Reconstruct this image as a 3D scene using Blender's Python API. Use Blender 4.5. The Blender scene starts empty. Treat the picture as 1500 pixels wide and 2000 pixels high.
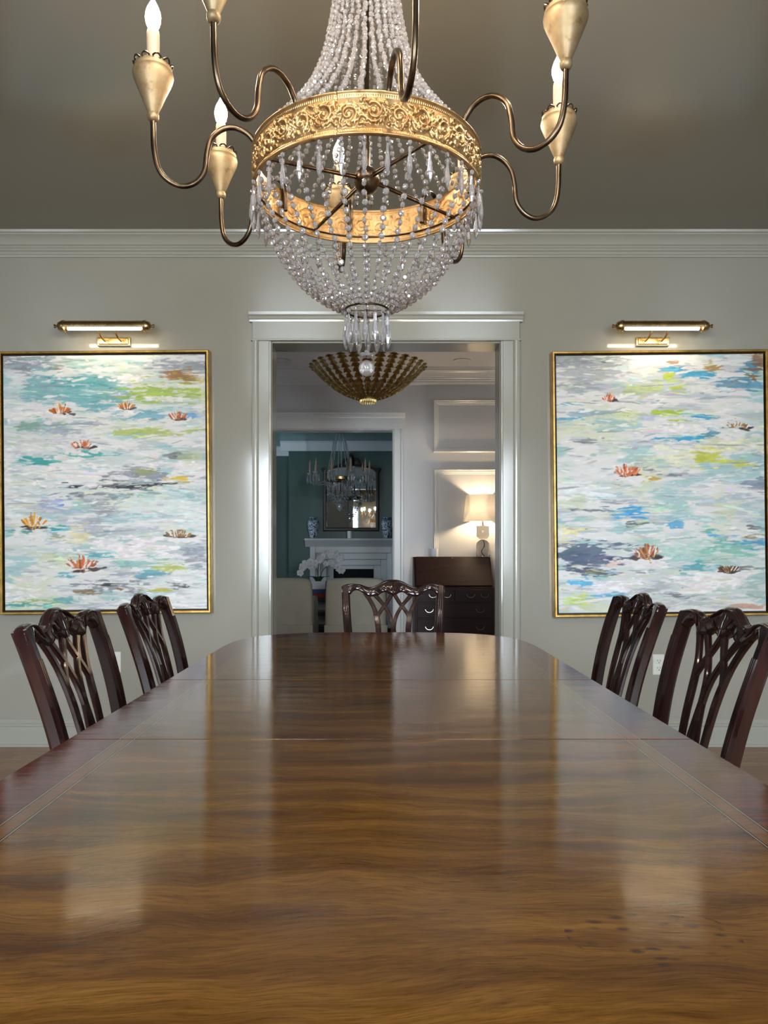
import bpy, bmesh, math, random
import numpy as np
from mathutils import Vector, Matrix, Quaternion
PI = math.pi
random.seed(7)
S = bpy.context.scene
COL = S.collection

# ------------------------------------------------------------------ camera
CAM_H, F = 1.09, 1450.0                      # eye height, focal length in pixels of a 1500 px wide frame
cd = bpy.data.cameras.new('camera'); cam = bpy.data.objects.new('camera', cd); COL.objects.link(cam)
cam.location = (0, 0, CAM_H); cam.rotation_euler = (PI/2, 0, 0)
cd.sensor_fit = 'HORIZONTAL'; cd.sensor_width = 36; cd.lens = F/1500*36
cd.shift_x, cd.shift_y = 8/1500, 78/1500
cd.clip_start = 0.02
S.camera = cam

# ------------------------------------------------------------------ world, exposure, daylight
w = bpy.data.worlds.new('world'); S.world = w; w.use_nodes = True
w.node_tree.nodes['Background'].inputs[0].default_value = (.62, .74, .9, 1)
w.node_tree.nodes['Background'].inputs[1].default_value = .6
S.view_settings.view_transform = 'Standard'; S.view_settings.look = 'None'
S.view_settings.exposure = 0.5; S.view_settings.gamma = 1; S.view_settings.use_curve_mapping = False
S.cycles.caustics_reflective = False; S.cycles.caustics_refractive = False
S.cycles.max_bounces = 10; S.cycles.diffuse_bounces = 4; S.cycles.glossy_bounces = 6; S.cycles.transmission_bounces = 10
S.cycles.sample_clamp_indirect = 6

def area(name, loc, rot, sx, sy, energy, color, spread=None):
    l = bpy.data.lights.new(name, 'AREA'); l.shape = 'RECTANGLE'; l.size = sx; l.size_y = sy
    l.energy = energy; l.color = color
    if spread: l.spread = math.radians(spread)
    o = bpy.data.objects.new(name, l); COL.objects.link(o); o.location = loc; o.rotation_euler = rot
    return o
DAY = (.80, .90, 1.0)
WIN = [(-1.25, 1.15), (1.25, 1.15)]          # dining room windows in the near wall: x centre, width
for i, (x, ww) in enumerate(WIN):
    area('daylight_window', (x, -2.45, 1.50), (math.radians(90-24), 0, 0), ww-.1, 2.0, 92, DAY, 125)   # skylight slants down into the room
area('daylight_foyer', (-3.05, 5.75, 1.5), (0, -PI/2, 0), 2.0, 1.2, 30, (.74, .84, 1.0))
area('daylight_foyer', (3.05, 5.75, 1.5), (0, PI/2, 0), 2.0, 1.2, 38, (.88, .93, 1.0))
area('daylight_living', (-3.05, 9.0, 1.5), (0, -PI/2, 0), 1.9, 1.6, 100, (.70, .83, 1.0))

# ------------------------------------------------------------------ helpers
def lin(c):
    return tuple(((v/255)/12.92 if v/255 <= .04045 else ((v/255+.055)/1.055)**2.4) for v in c)

def at(px, py, Y):
    return Vector(((px-742)*Y/F, Y, CAM_H-(py-1078)*Y/F))

class MB:
    def __init__(s): s.v = []; s.f = []; s.m = []; s.mi = 0
    def add(s, verts, faces):
        b = len(s.v); s.v += [tuple(p) for p in verts]
        for f in faces: s.f.append([b+i for i in f]); s.m.append(s.mi)
    def box(s, x0, x1, y0, y1, z0, z1):
        s.add([(x0,y0,z0),(x1,y0,z0),(x1,y1,z0),(x0,y1,z0),(x0,y0,z1),(x1,y0,z1),(x1,y1,z1),(x0,y1,z1)],
              [(3,2,1,0),(4,5,6,7),(0,1,5,4),(1,2,6,5),(2,3,7,6),(3,0,4,7)])
    def lathe(s, prof, c=(0,0,0), n=24, axis='Z', M=None, caps=True):
        vs = []
        for r, h in prof:
            for k in range(n):
                a = 2*PI*k/n
                p = Vector((r*math.cos(a), r*math.sin(a), h))
                if axis == 'X': p = Vector((p.z, p.x, p.y))
                if axis == 'Y': p = Vector((p.x, -p.z, p.y)) if False else Vector((p.y, p.z, p.x))
                if M is not None: p = M @ p
                vs.append(p + Vector(c))
        fs = []
        for i in range(len(prof)-1):
            for k in range(n):
                a, b = i*n+k, i*n+(k+1) % n
                fs.append((a, b, b+n, a+n))
        if caps:
            fs.append(tuple(range(n-1, -1, -1))); fs.append(tuple((len(prof)-1)*n+k for k in range(n)))
        s.add(vs, fs)
    def tube(s, pts, r, n=8, closed=False):
        P = [Vector(p) for p in pts]; m = len(P)
        rr = r if isinstance(r, (list, tuple)) else [r]*m
        T = []
        for i in range(m):
            a = P[(i-1) % m] if closed or i > 0 else P[i]; b = P[(i+1) % m] if closed or i < m-1 else P[i]
            d = b-a; T.append(d.normalized() if d.length > 1e-9 else Vector((0,0,1)))
        up = Vector((0,0,1)) if abs(T[0].z) < .9 else Vector((1,0,0))
        N = (up - T[0]*up.dot(T[0])).normalized()
        vs = []
        for i in range(m):
            N = (N - T[i]*N.dot(T[i]))
            N = N.normalized() if N.length > 1e-9 else T[i].orthogonal().normalized()
            B = T[i].cross(N)
            for k in range(n):
                a = 2*PI*k/n
                vs.append(P[i] + (N*math.cos(a)+B*math.sin(a))*rr[i])
        fs = []
        for i in range(m if closed else m-1):
            j = (i+1) % m
            for k in range(n):
                fs.append((i*n+k, i*n+(k+1) % n, j*n+(k+1) % n, j*n+k))
        if not closed:
            fs.append(tuple(range(n-1,-1,-1))); fs.append(tuple((m-1)*n+k for k in range(n)))
        s.add(vs, fs)
    def prism(s, poly, a, b, plane='XZ'):
        """extrude a 2D polygon between depth a and b. plane XZ -> depth Y, YZ -> depth X, XY -> depth Z"""
        n = len(poly); vs = []
        for d in (a, b):
            for u, v in poly:
                vs.append((u, d, v) if plane == 'XZ' else ((d, u, v) if plane == 'YZ' else (u, v, d)))
        fs = [tuple(range(n)), tuple(range(2*n-1, n-1, -1))]
        for i in range(n):
            j = (i+1) % n
            fs.append((i, i+n, j+n, j))
        s.add(vs, fs)
    def rings(s, R, closed_u=True, caps=True):
        n = len(R[0]); vs = [p for r in R for p in r]; fs = []
        for i in range(len(R)-1):
            for k in range(n if closed_u else n-1):
                j = (k+1) % n
                fs.append((i*n+k, i*n+j, (i+1)*n+j, (i+1)*n+k))
        if caps and closed_u:
            fs.append(tuple(range(n-1,-1,-1))); fs.append(tuple((len(R)-1)*n+k for k in range(n)))
        s.add(vs, fs)
    def build(s, name, mats, parent=None, smooth=40, bevel=0, loc=None, fix=True, **props):
        me = bpy.data.meshes.new(name)
        me.from_pydata(s.v, [], s.f)
        if not isinstance(mats, (list, tuple)): mats = [mats]
        for m in mats: me.materials.append(m)
        me.polygons.foreach_set('material_index', s.m)
        if fix:
            bm = bmesh.new(); bm.from_mesh(me); bmesh.ops.recalc_face_normals(bm, faces=bm.faces); bm.to_mesh(me); bm.free()
        if smooth:
            me.polygons.foreach_set('use_smooth', [True]*len(me.polygons))
            if smooth < 180: me.set_sharp_from_angle(angle=math.radians(smooth))
        me.update()
        o = bpy.data.objects.new(name, me); COL.objects.link(o)
        if parent: o.parent = parent
        if loc: o.location = loc
        if bevel:
            b = o.modifiers.new('bevel', 'BEVEL'); b.width = bevel; b.segments = 2; b.limit_method = 'ANGLE'; b.angle_limit = math.radians(35)
        for k, v in props.items(): o[k] = v
        return o

def thing(name, label, cat, loc=(0,0,0), rz=0, group=None):
    o = bpy.data.objects.new(name, None); COL.objects.link(o); o.location = loc; o.rotation_euler = (0,0,rz)
    o.empty_display_size = .1
    o['label'] = label; o['category'] = cat; o['kind'] = 'thing'
    if group: o['group'] = group
    return o
def tag(o, label, cat, group=None):
    o['label'] = label; o['category'] = cat; o['kind'] = 'thing'
    if group: o['group'] = group
    return o
def struct(o): o['kind'] = 'structure'; return o
def copy_tree(o, parent=None):
    c = o.copy(); COL.objects.link(c)
    if parent is not None: c.parent = parent
    for ch in list(o.children): copy_tree(ch, c)
    return c
def interp(x, pts):
    xs = [p[0] for p in pts]; ys = [p[1] for p in pts]
    return float(np.interp(x, xs, ys))
def spline(pts, n=8):
    """Catmull-Rom through the points"""
    P = [Vector(p) for p in pts]; out = []
    for i in range(len(P)-1):
        p0 = P[i-1] if i else P[0]*2-P[1]; p1, p2 = P[i], P[i+1]; p3 = P[i+2] if i+2 < len(P) else P[-1]*2-P[-2]
        for k in range(n):
            t = k/n
            out.append(.5*((2*p1)+(p2-p0)*t+(2*p0-5*p1+4*p2-p3)*t*t+(3*p1-p0-3*p2+p3)*t**3))
    out.append(P[-1]); return out

# ------------------------------------------------------------------ materials
def mat(name, color, rough=.5, metal=0, var=0, scale=6, bump=0, bscale=60, coat=0, coat_rough=.05, spec=.5, trans=0, ior=1.5, emit=None, estr=0, stretch=(1,1,1), rvar=0):
    m = bpy.data.materials.new(name); m.use_nodes = True; nt = m.node_tree; b = nt.nodes['Principled BSDF']
    c = lin(color) if max(color) > 1.0 else color
    b.inputs['Base Color'].default_value = (*c, 1); b.inputs['Roughness'].default_value = rough; b.inputs['Metallic'].default_value = metal
    b.inputs['Coat Weight'].default_value = coat; b.inputs['Coat Roughness'].default_value = coat_rough
    b.inputs['Specular IOR Level'].default_value = spec; b.inputs['Transmission Weight'].default_value = trans; b.inputs['IOR'].default_value = ior
    if emit: b.inputs['Emission Color'].default_value = (*emit, 1); b.inputs['Emission Strength'].default_value = estr
    if var or bump or rvar:
        tc = nt.nodes.new('ShaderNodeTexCoord'); mp = nt.nodes.new('ShaderNodeMapping'); mp.inputs['Scale'].default_value = stretch
        nt.links.new(tc.outputs['Object'], mp.inputs['Vector'])
    if var or rvar:
        n = nt.nodes.new('ShaderNodeTexNoise'); n.inputs['Scale'].default_value = scale; n.inputs['Detail'].default_value = 6
        nt.links.new(mp.outputs[0], n.inputs['Vector'])
    if var:
        r = nt.nodes.new('ShaderNodeValToRGB'); r.color_ramp.elements[0].position = .3; r.color_ramp.elements[1].position = .7
        r.color_ramp.elements[0].color = (*[max(0, v*(1-var)) for v in c], 1); r.color_ramp.elements[1].color = (*[min(1, v*(1+var)) for v in c], 1)
        nt.links.new(n.outputs['Fac'], r.inputs['Fac']); nt.links.new(r.outputs['Color'], b.inputs['Base Color'])
    if rvar:
        mr = nt.nodes.new('ShaderNodeMapRange'); mr.inputs['To Min'].default_value = rough-rvar; mr.inputs['To Max'].default_value = rough+rvar
        nt.links.new(n.outputs['Fac'], mr.inputs['Value']); nt.links.new(mr.outputs[0], b.inputs['Roughness'])
    if bump:
        n2 = nt.nodes.new('ShaderNodeTexNoise'); n2.inputs['Scale'].default_value = bscale; n2.inputs['Detail'].default_value = 4
        bp = nt.nodes.new('ShaderNodeBump'); bp.inputs['Strength'].default_value = bump; bp.inputs['Distance'].default_value = .004
        nt.links.new(mp.outputs[0], n2.inputs['Vector']); nt.links.new(n2.outputs['Fac'], bp.inputs['Height']); nt.links.new(bp.outputs[0], b.inputs['Normal'])
    return m

M_wall = mat('lacquered_wall_paint', (156, 153, 141), .10, var=.025, scale=2.5, bump=.03, bscale=9, spec=.6)
M_trim = mat('lacquered_trim_paint', (163, 163, 152), .14, bump=.05, bscale=25)
M_ceil = mat('lacquered_ceiling_paint', (121, 116, 103), .2, var=.02, scale=2, bump=.03, bscale=6, spec=.9)
M_fwall = mat('foyer_wall_paint', (196, 193, 190), .35, var=.02, scale=3)
M_fceil = mat('foyer_ceiling_paint', (205, 203, 200), .6, var=.02, scale=2)
M_ftrim = mat('foyer_trim_paint', (205, 203, 198), .28)
M_green = mat('green_wall_paint', (70, 96, 90), .4, var=.06, scale=3)
M_gceil = mat('green_ceiling_paint', (78, 122, 116), .3, var=.03, scale=2)
M_white = mat('white_mantel_paint', (206, 214, 216), .35, var=.02, scale=4)
M_dark = mat('matt_black', (10, 10, 12), .9, var=.3)  # mottled near-black for the flat firebox panel and the hearth
M_chair = mat('dark_polished_mahogany', (.020, .0075, .007), .10, var=.45, scale=9, stretch=(3,3,.6), spec=.5)
M_seat = mat('woven_seat_fabric', (168, 158, 132), .85, var=.12, scale=60, bump=.25, bscale=300)
M_bronze = mat('dark_bronze', (.105, .075, .048), .3, metal=1, var=.5, scale=60, stretch=(1,1,.3))
M_wire = mat('fine_wire', (.18, .16, .14), .35, metal=1, var=.2)
M_brass = mat('antique_brass', (.42, .30, .145), .27, metal=1, var=.18, scale=18, rvar=.05)
M_candle = mat('candle_sleeve_wax', (176, 152, 132), .5, var=.05, scale=40, bump=.25, bscale=45)
M_bulb = mat('lit_bulb', (1., .93, .82), .3, emit=(1., .83, .64), estr=290, var=.0)
M_tube = mat('lit_tube', (1., .95, .85), .3, emit=(1., .86, .62), estr=9)
M_outlet = mat('outlet_plastic', (222, 222, 214), .35, var=.02)
M_slot = mat('outlet_slot', (30, 30, 30), .6, var=.1)
M_frame = mat('gilt_frame', (.50, .31, .085), .34, metal=1, var=.3, scale=22, bump=.1, bscale=60)
M_gap = mat('dark_frame_lining', (40, 28, 24), .6, var=.2)
M_glass = mat('clear_glass', (.96, .98, .97), .02, trans=1, ior=1.45)
M_cryst = mat('cut_crystal', (1, .955, .955), .0, trans=.84, ior=1.62, spec=.8)
M_desk = mat('dark_mahogany_desk', (.022, .007, .0065), .5, var=.4, scale=7, stretch=(.5,3,4), coat=.05, coat_rough=.3, spec=.2)
M_cream = mat('cream_slipcover', (186, 180, 162), .9, var=.06, scale=9, bump=.3, bscale=160)
M_petal = mat('white_petal', (232, 230, 232), .6, var=.04)
M_stem = mat('orchid_stem', (56, 74, 38), .6, var=.2)
M_black = mat('black_lacquer', (18, 18, 24), .3, var=.1)
M_pot = mat('white_ceramic', (222, 222, 226), .25, var=.04)
M_red = mat('red_book_cloth', (150, 34, 34), .7, var=.1)
M_blue = mat('blue_book_cloth', (52, 72, 120), .7, var=.1)
M_page = mat('book_pages', (220, 214, 200), .8, var=.05)
M_mirror = mat('mirror_glass', (.86, .88, .88), .015, metal=1)
M_fmirror = mat('dark_mirror_frame', (34, 26, 24), .35, var=.3, scale=30)
M_gilt2 = mat('aged_gilt_leaf', (.42, .30, .12), .36, metal=1, var=.45, scale=9, rvar=.08)
M_silver = mat('polished_nickel', (.55, .54, .52), .2, metal=1, var=.1)
M_cord = mat('dark_cord', (50, 44, 40), .6, var=.1)

def antique_gold(name, base, pale, dark, metal=.85, rough=.38, sc=14):
    m = bpy.data.materials.new(name); m.use_nodes = True; nt = m.node_tree; b = nt.nodes['Principled BSDF']
    tc = nt.nodes.new('ShaderNodeTexCoord')
    n1 = nt.nodes.new('ShaderNodeTexNoise'); n1.inputs['Scale'].default_value = sc; n1.inputs['Detail'].default_value = 8; n1.inputs['Roughness'].default_value = .65
    n2 = nt.nodes.new('ShaderNodeTexNoise'); n2.inputs['Scale'].default_value = 55; n2.inputs['Detail'].default_value = 5
    r1 = nt.nodes.new('ShaderNodeValToRGB'); r1.color_ramp.elements[0].position = .35; r1.color_ramp.elements[1].position = .68
    r1.color_ramp.elements[0].color = (*base, 1); r1.color_ramp.elements[1].color = (*pale, 1)
    r2 = nt.nodes.new('ShaderNodeValToRGB'); r2.color_ramp.elements[0].position = .58; r2.color_ramp.elements[1].position = .75
    r2.color_ramp.elements[0].color = (0,0,0,1); r2.color_ramp.elements[1].color = (.75,.75,.75,1)
    mx = nt.nodes.new('ShaderNodeMixRGB'); mx.inputs['Color2'].default_value = (*dark, 1)
    for n in (n1, n2): nt.links.new(tc.outputs['Object'], n.inputs['Vector'])
    nt.links.new(n1.outputs['Fac'], r1.inputs['Fac']); nt.links.new(n2.outputs['Fac'], r2.inputs['Fac'])
    nt.links.new(r1.outputs['Color'], mx.inputs['Color1']); nt.links.new(r2.outputs['Color'], mx.inputs['Fac'])
    nt.links.new(mx.outputs['Color'], b.inputs['Base Color'])
    b.inputs['Metallic'].default_value = metal; b.inputs['Roughness'].default_value = rough
    return m
M_gold = antique_gold('embossed_gold_leaf', (.39, .22, .08), (.53, .36, .175), (.17, .075, .025), .85)
M_cup = antique_gold('worn_gold_cup', (.25, .165, .075), (.33, .255, .145), (.12, .06, .026), .6, .5, 34)

def wood_planks():
    m = bpy.data.materials.new('oak_floor_boards'); m.use_nodes = True; nt = m.node_tree; b = nt.nodes['Principled BSDF']
    tc = nt.nodes.new('ShaderNodeTexCoord'); br = nt.nodes.new('ShaderNodeTexBrick')
    br.inputs['Scale'].default_value = 1; br.inputs['Brick Width'].default_value = 1.3; br.inputs['Row Height'].default_value = .07; br.inputs['Mortar Size'].default_value = .0012
    br.inputs['Color1'].default_value = (.36, .20, .10, 1); br.inputs['Color2'].default_value = (.25, .13, .06, 1); br.inputs['Mortar'].default_value = (.05,.025,.012,1)
    n = nt.nodes.new('ShaderNodeTexNoise'); n.inputs['Scale'].default_value = 5; n.inputs['Detail'].default_value = 8
    mp = nt.nodes.new('ShaderNodeMapping'); mp.inputs['Scale'].default_value = (1, 14, 1)
    mx = nt.nodes.new('ShaderNodeMixRGB'); mx.blend_type = 'MULTIPLY'; mx.inputs['Fac'].default_value = .6
    rr = nt.nodes.new('ShaderNodeValToRGB'); rr.color_ramp.elements[0].position = .3; rr.color_ramp.elements[0].color = (.45,.4,.35,1); rr.color_ramp.elements[1].position = .6
    nt.links.new(tc.outputs['Object'], br.inputs['Vector']); nt.links.new(tc.outputs['Object'], mp.inputs['Vector']); nt.links.new(mp.outputs[0], n.inputs['Vector'])
    nt.links.new(n.outputs['Fac'], rr.inputs['Fac']); nt.links.new(br.outputs['Color'], mx.inputs['Color1']); nt.links.new(rr.outputs['Color'], mx.inputs['Color2'])
    nt.links.new(mx.outputs['Color'], b.inputs['Base Color']); b.inputs['Roughness'].default_value = .3
    return m
M_floor = wood_planks()

# table top: figured mahogany field, stringing, straight band and red crossbanding
TW, TL, TB, TN = .549, .84, .60, 3.4
def table_mat():
    m = bpy.data.materials.new('inlaid_mahogany_top'); m.use_nodes = True; nt = m.node_tree; b = nt.nodes['Principled BSDF']
    L = nt.links.new
    def math_(op, a, bb=None, c=None):
        n = nt.nodes.new('ShaderNodeMath'); n.operation = op
        for i, v in enumerate((a, bb, c)):
            if v is None: continue
            if isinstance(v, (int, float)): n.inputs[i].default_value = v
            else: L(v, n.inputs[i])
        return n.outputs[0]
    tc = nt.nodes.new('ShaderNodeTexCoord'); sp = nt.nodes.new('ShaderNodeSeparateXYZ'); L(tc.outputs['Object'], sp.inputs[0])
    ax = math_('ABSOLUTE', sp.outputs[0]); ay = math_('ABSOLUTE', sp.outputs[1])
    e1 = math_('POWER', math_('DIVIDE', ax, TW), TN)
    e2 = math_('POWER', math_('DIVIDE', math_('MAXIMUM', math_('SUBTRACT', ay, TL), 0.0), TB), TN)
    q = math_('POWER', math_('ADD', e1, e2), 1/TN)
    # figured grain: broad flames across the table
    def mapping(sx, sy, src=None):
        mp = nt.nodes.new('ShaderNodeMapping'); mp.inputs['Scale'].default_value = (sx, sy, 1); L(src or tc.outputs['Object'], mp.inputs['Vector']); return mp.outputs[0]
    def noise(vec, scale, detail=6, dist=0, rough=.55):
        n = nt.nodes.new('ShaderNodeTexNoise'); n.inputs['Scale'].default_value = scale; n.inputs['Detail'].default_value = detail
        n.inputs['Distortion'].default_value = dist; n.inputs['Roughness'].default_value = rough; L(vec, n.inputs['Vector']); return n
    def ramp(fac, stops):
        r = nt.nodes.new('ShaderNodeValToRGB'); r.color_ramp.elements[0].position = stops[0][0]; r.color_ramp.elements[0].color = (*stops[0][1], 1)
        r.color_ramp.elements[1].position = stops[-1][0]; r.color_ramp.elements[1].color = (*stops[-1][1], 1)
        for p, c in stops[1:-1]:
            e = r.color_ramp.elements.new(p); e.color = (*c, 1)
        L(fac, r.inputs['Fac']); return r.outputs['Color']
    def mix(fac, a, c, mode='MIX'):
        n = nt.nodes.new('ShaderNodeMixRGB'); n.blend_type = mode
        if isinstance(fac, (int, float)): n.inputs['Fac'].default_value = fac
        else: L(fac, n.inputs['Fac'])
        for s_, v in (('Color1', a), ('Color2', c)):
            if isinstance(v, tuple): n.inputs[s_].default_value = (*v, 1)
            else: L(v, n.inputs[s_])
        return n.outputs['Color']
    warp = noise(mapping(1, 1.4), 2.2, 3)
    wv = nt.nodes.new('ShaderNodeMixRGB'); wv.blend_type = 'LINEAR_LIGHT'; wv.inputs['Fac'].default_value = .085
    L(tc.outputs['Object'], wv.inputs['Color1']); L(warp.outputs['Color'], wv.inputs['Color2'])
    flame = noise(mapping(1.0, 8.5, wv.outputs[0]), 2.4, 9, .35, .64)
    fibre = noise(mapping(7, 95, wv.outputs[0]), 3.0, 7, .5, .7)
    pores = noise(mapping(9, 160, wv.outputs[0]), 4.0, 3, 0, .6)
    f1 = ramp(flame.outputs['Fac'], [(.30, (.080, .027, .006)), (.45, (.145, .058, .0105)), (.57, (.205, .088, .015)), (.72, (.28, .13, .025))])
    f2 = ramp(fibre.outputs['Fac'], [(.3, (.52, .48, .44)), (.62, (1, 1, 1))])
    f3 = ramp(pores.outputs['Fac'], [(.36, (.6, .55, .5)), (.5, (1, 1, 1))])
    field = mix(.75, mix(.8, f1, f2, 'MULTIPLY'), f3, 'MULTIPLY')
    # dark burr spots in the veneer, partly a picture-light reflection painted into the colour
    vo = nt.nodes.new('ShaderNodeTexVoronoi'); vo.inputs['Scale'].default_value = 44; L(mapping(1, 1.5, wv.outputs[0]), vo.inputs['Vector'])
    sr = nt.nodes.new('ShaderNodeMapRange'); sr.inputs['From Min'].default_value = .34; sr.inputs['From Max'].default_value = .12; L(vo.outputs['Distance'], sr.inputs['Value']); spot = sr.outputs[0]
    dx = math_('SUBTRACT', sp.outputs[0], .235); dy = math_('MULTIPLY', math_('SUBTRACT', sp.outputs[1], -.97), 1.5)
    near = math_('LESS_THAN', math_('SQRT', math_('ADD', math_('MULTIPLY', dx, dx), math_('MULTIPLY', dy, dy))), .075)
    field = mix(math_('MULTIPLY', math_('MULTIPLY', spot, near), .85), field, (.035, .012, .012))
    xb = noise(mapping(2.2, 60), 2.5, 6, .2)
    cross = ramp(xb.outputs['Fac'], [(.3, (.035, .005, .003)), (.5, (.095, .015, .007)), (.7, (.16, .034, .013))])
    band = mix(.5, (.17, .066, .018), f2, 'MULTIPLY')
    def between(a, c): return math_('MULTIPLY', math_('GREATER_THAN', q, a), math_('LESS_THAN', q, c))
    qi, qo = .789, .8345
    col = mix(math_('GREATER_THAN', q, qi), field, band)
    col = mix(math_('GREATER_THAN', q, qo), col, cross)
    for q0 in (qi, qo):
        col = mix(between(q0-.0050, q0+.0050), col, (.025, .010, .006))
        col = mix(between(q0-.0013, q0+.0013), col, (.33, .22, .11))
    L(col, b.inputs['Base Color'])
    rn = noise(mapping(1, 1), 5, 5); mr = nt.nodes.new('ShaderNodeMapRange'); mr.inputs['To Min'].default_value = .06; mr.inputs['To Max'].default_value = .12
    L(rn.outputs['Fac'], mr.inputs['Value']); L(mr.outputs[0], b.inputs['Roughness'])
    wob = noise(mapping(1, 2.2), 9, 2); bp = nt.nodes.new('ShaderNodeBump'); bp.inputs['Strength'].default_value = .035; bp.inputs['Distance'].default_value = .01
    L(wob.outputs['Fac'], bp.inputs['Height'])
    bp2 = nt.nodes.new('ShaderNodeBump'); bp2.inputs['Strength'].default_value = .05; bp2.inputs['Distance'].default_value = .001
    L(pores.outputs['Fac'], bp2.inputs['Height']); L(bp.outputs[0], bp2.inputs['Normal']); L(bp2.outputs[0], b.inputs['Normal'])
    b.inputs['Specular IOR Level'].default_value = .42
    return m
M_table = table_mat()

# ------------------------------------------------------------------ the shell of the dining room
YW, TH, HC = 4.17, .17, 2.86                 # far wall face, its thickness, ceiling height
XL, XR, YN = -2.95, 2.95, -2.6               # side walls, near wall
OX0, OX1, OZ = -.605, .673, 2.263            # cased opening in the far wall
FY, FH = 7.15, 2.845                         # foyer far wall face, foyer ceiling
LX0, LX1, LZ = -1.22, .123, 2.263            # opening to the living room
BY, LH = 11.15, 2.66                         # living room far wall, ceiling

m = MB(); m.box(XL-.15, XR+.15, YN-.15, BY+.15, -.05, 0); struct(m.build('floor', M_floor, smooth=0))
m = MB(); m.box(XL-.15, XR+.15, YN-.15, YW+TH/2, HC, HC+.1); struct(m.build('ceiling', M_ceil, smooth=0))
m = MB(); m.box(XL-.15, XR+.15, YW+TH/2, FY+.07, FH, FH+.1); struct(m.build('ceiling_foyer', M_fceil, smooth=0))
m = MB(); m.box(XL-.15, XR+.15, FY+.08, BY+.15, LH, LH+.1); struct(m.build('ceiling_living', M_gceil, smooth=0))
e = .02
m = MB(); m.box(XL, OX0-e, YW, YW+TH, 0, HC); m.box(OX1+e, XR, YW, YW+TH, 0, HC); m.box(OX0-e, OX1+e, YW, YW+TH, OZ+e, HC)
struct(m.build('wall_far', M_wall, smooth=0))
m = MB(); m.box(XL-.15, XL, YN, YW+TH, 0, HC); struct(m.build('wall_left', M_wall, smooth=0))
m = MB(); m.box(XR, XR+.15, YN, YW+TH, 0, HC); struct(m.build('wall_right', M_wall, smooth=0))
m = MB()
xs = [XL] + [v for x, ww in WIN for v in (x-ww/2, x+ww/2)] + [XR]
for i in range(0, len(xs), 2): m.box(xs[i], xs[i+1], YN-.15, YN, 0, HC)
for x, ww in WIN:
    m.box(x-ww/2, x+ww/2, YN-.15, YN, 0, .42); m.box(x-ww/2, x+ww/2, YN-.15, YN, 2.56, HC)
struct(m.build('wall_near', M_wall, smooth=0))
for i, (x, ww) in enumerate(WIN):
    m = MB(); a, b = x-ww/2, x+ww/2
    for (x0, x1, z0, z1) in ((a-.1, a, .42, 2.66), (b, b+.1, .42, 2.66), (a-.1, b+.1, 2.56, 2.66), (a-.12, b+.12, .38, .42)):
        m.box(x0, x1, YN, YN+.03, z0, z1)
    wdw = struct(m.build('window_%d' % (i+1), M_trim, smooth=0))
    m = MB()
    for k in range(4): m.box(a+ww*k/3-.014, a+ww*k/3+.014, YN-.09, YN-.06, .42, 2.56)
    for k in range(6): m.box(a, b, YN-.088, YN-.062, .42+2.14*k/5-.014, .42+2.14*k/5+.014)
    m.build('sash', M_trim, wdw, smooth=0)

# crown moulding along the four walls (one profile, swept along each wall)
CROWN = [(0,-.118),(.010,-.118),(.012,-.108),(.018,-.104),(.018,-.092),(.028,-.086),(.028,-.078),(.036,-.072),(.036,-.066),
         (.045,-.062),(.052,-.050),(.062,-.038),(.076,-.026),(.086,-.022),(.086,-.014),(.096,-.012),(.100,0),(0,0)]
def crown(mb, wall, z, prof=CROWN, x0=XL, x1=XR, k=1.0):
    if wall[0] == 'Y':                       # wall facing -Y (s=-1) or +Y
        y, s = wall[1], wall[2]; mb.prism([(y+s*d*k, z+h*k) for d, h in prof], x0, x1, 'YZ')
    else:
        x, s = wall[1], wall[2]; mb.prism([(x+s*d*k, z+h*k) for d, h in prof], x0, x1, 'XZ')
m = MB(); crown(m, ('Y', YW, -1), HC); struct(m.build('trim_1', M_trim, smooth=25))
m = MB(); crown(m, ('X', XL, 1), HC, x0=YN, x1=YW); struct(m.build('trim_2', M_trim, smooth=25))
m = MB(); crown(m, ('X', XR, -1), HC, x0=YN, x1=YW); struct(m.build('trim_3', M_trim, smooth=25))
m = MB(); crown(m, ('Y', YN, 1), HC); struct(m.build('trim_4', M_trim, smooth=25))
BASE = [(0,0),(.022,0),(.022,.012),(.016,.016),(.016,.112),(.020,.116),(.020,.124),(.012,.132),(.012,.142),(.006,.152),(0,.152)]
for nm, x0, x1 in (('baseboard_far_left', XL, OX0-.107), ('baseboard_far_right', OX1+.107, XR)):
    m = MB(); m.prism([(YW-d, h) for d, h in BASE], x0, x1, 'YZ'); struct(m.build(nm, M_trim, smooth=25))
m = MB(); m.prism([(XL+d, h) for d, h in BASE], YN, YW-.022, 'XZ'); struct(m.build('baseboard_left', M_trim, smooth=25))
m = MB(); m.prism([(XR-d, h) for d, h in BASE], YN, YW-.022, 'XZ'); struct(m.build('baseboard_right', M_trim, smooth=25))

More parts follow.
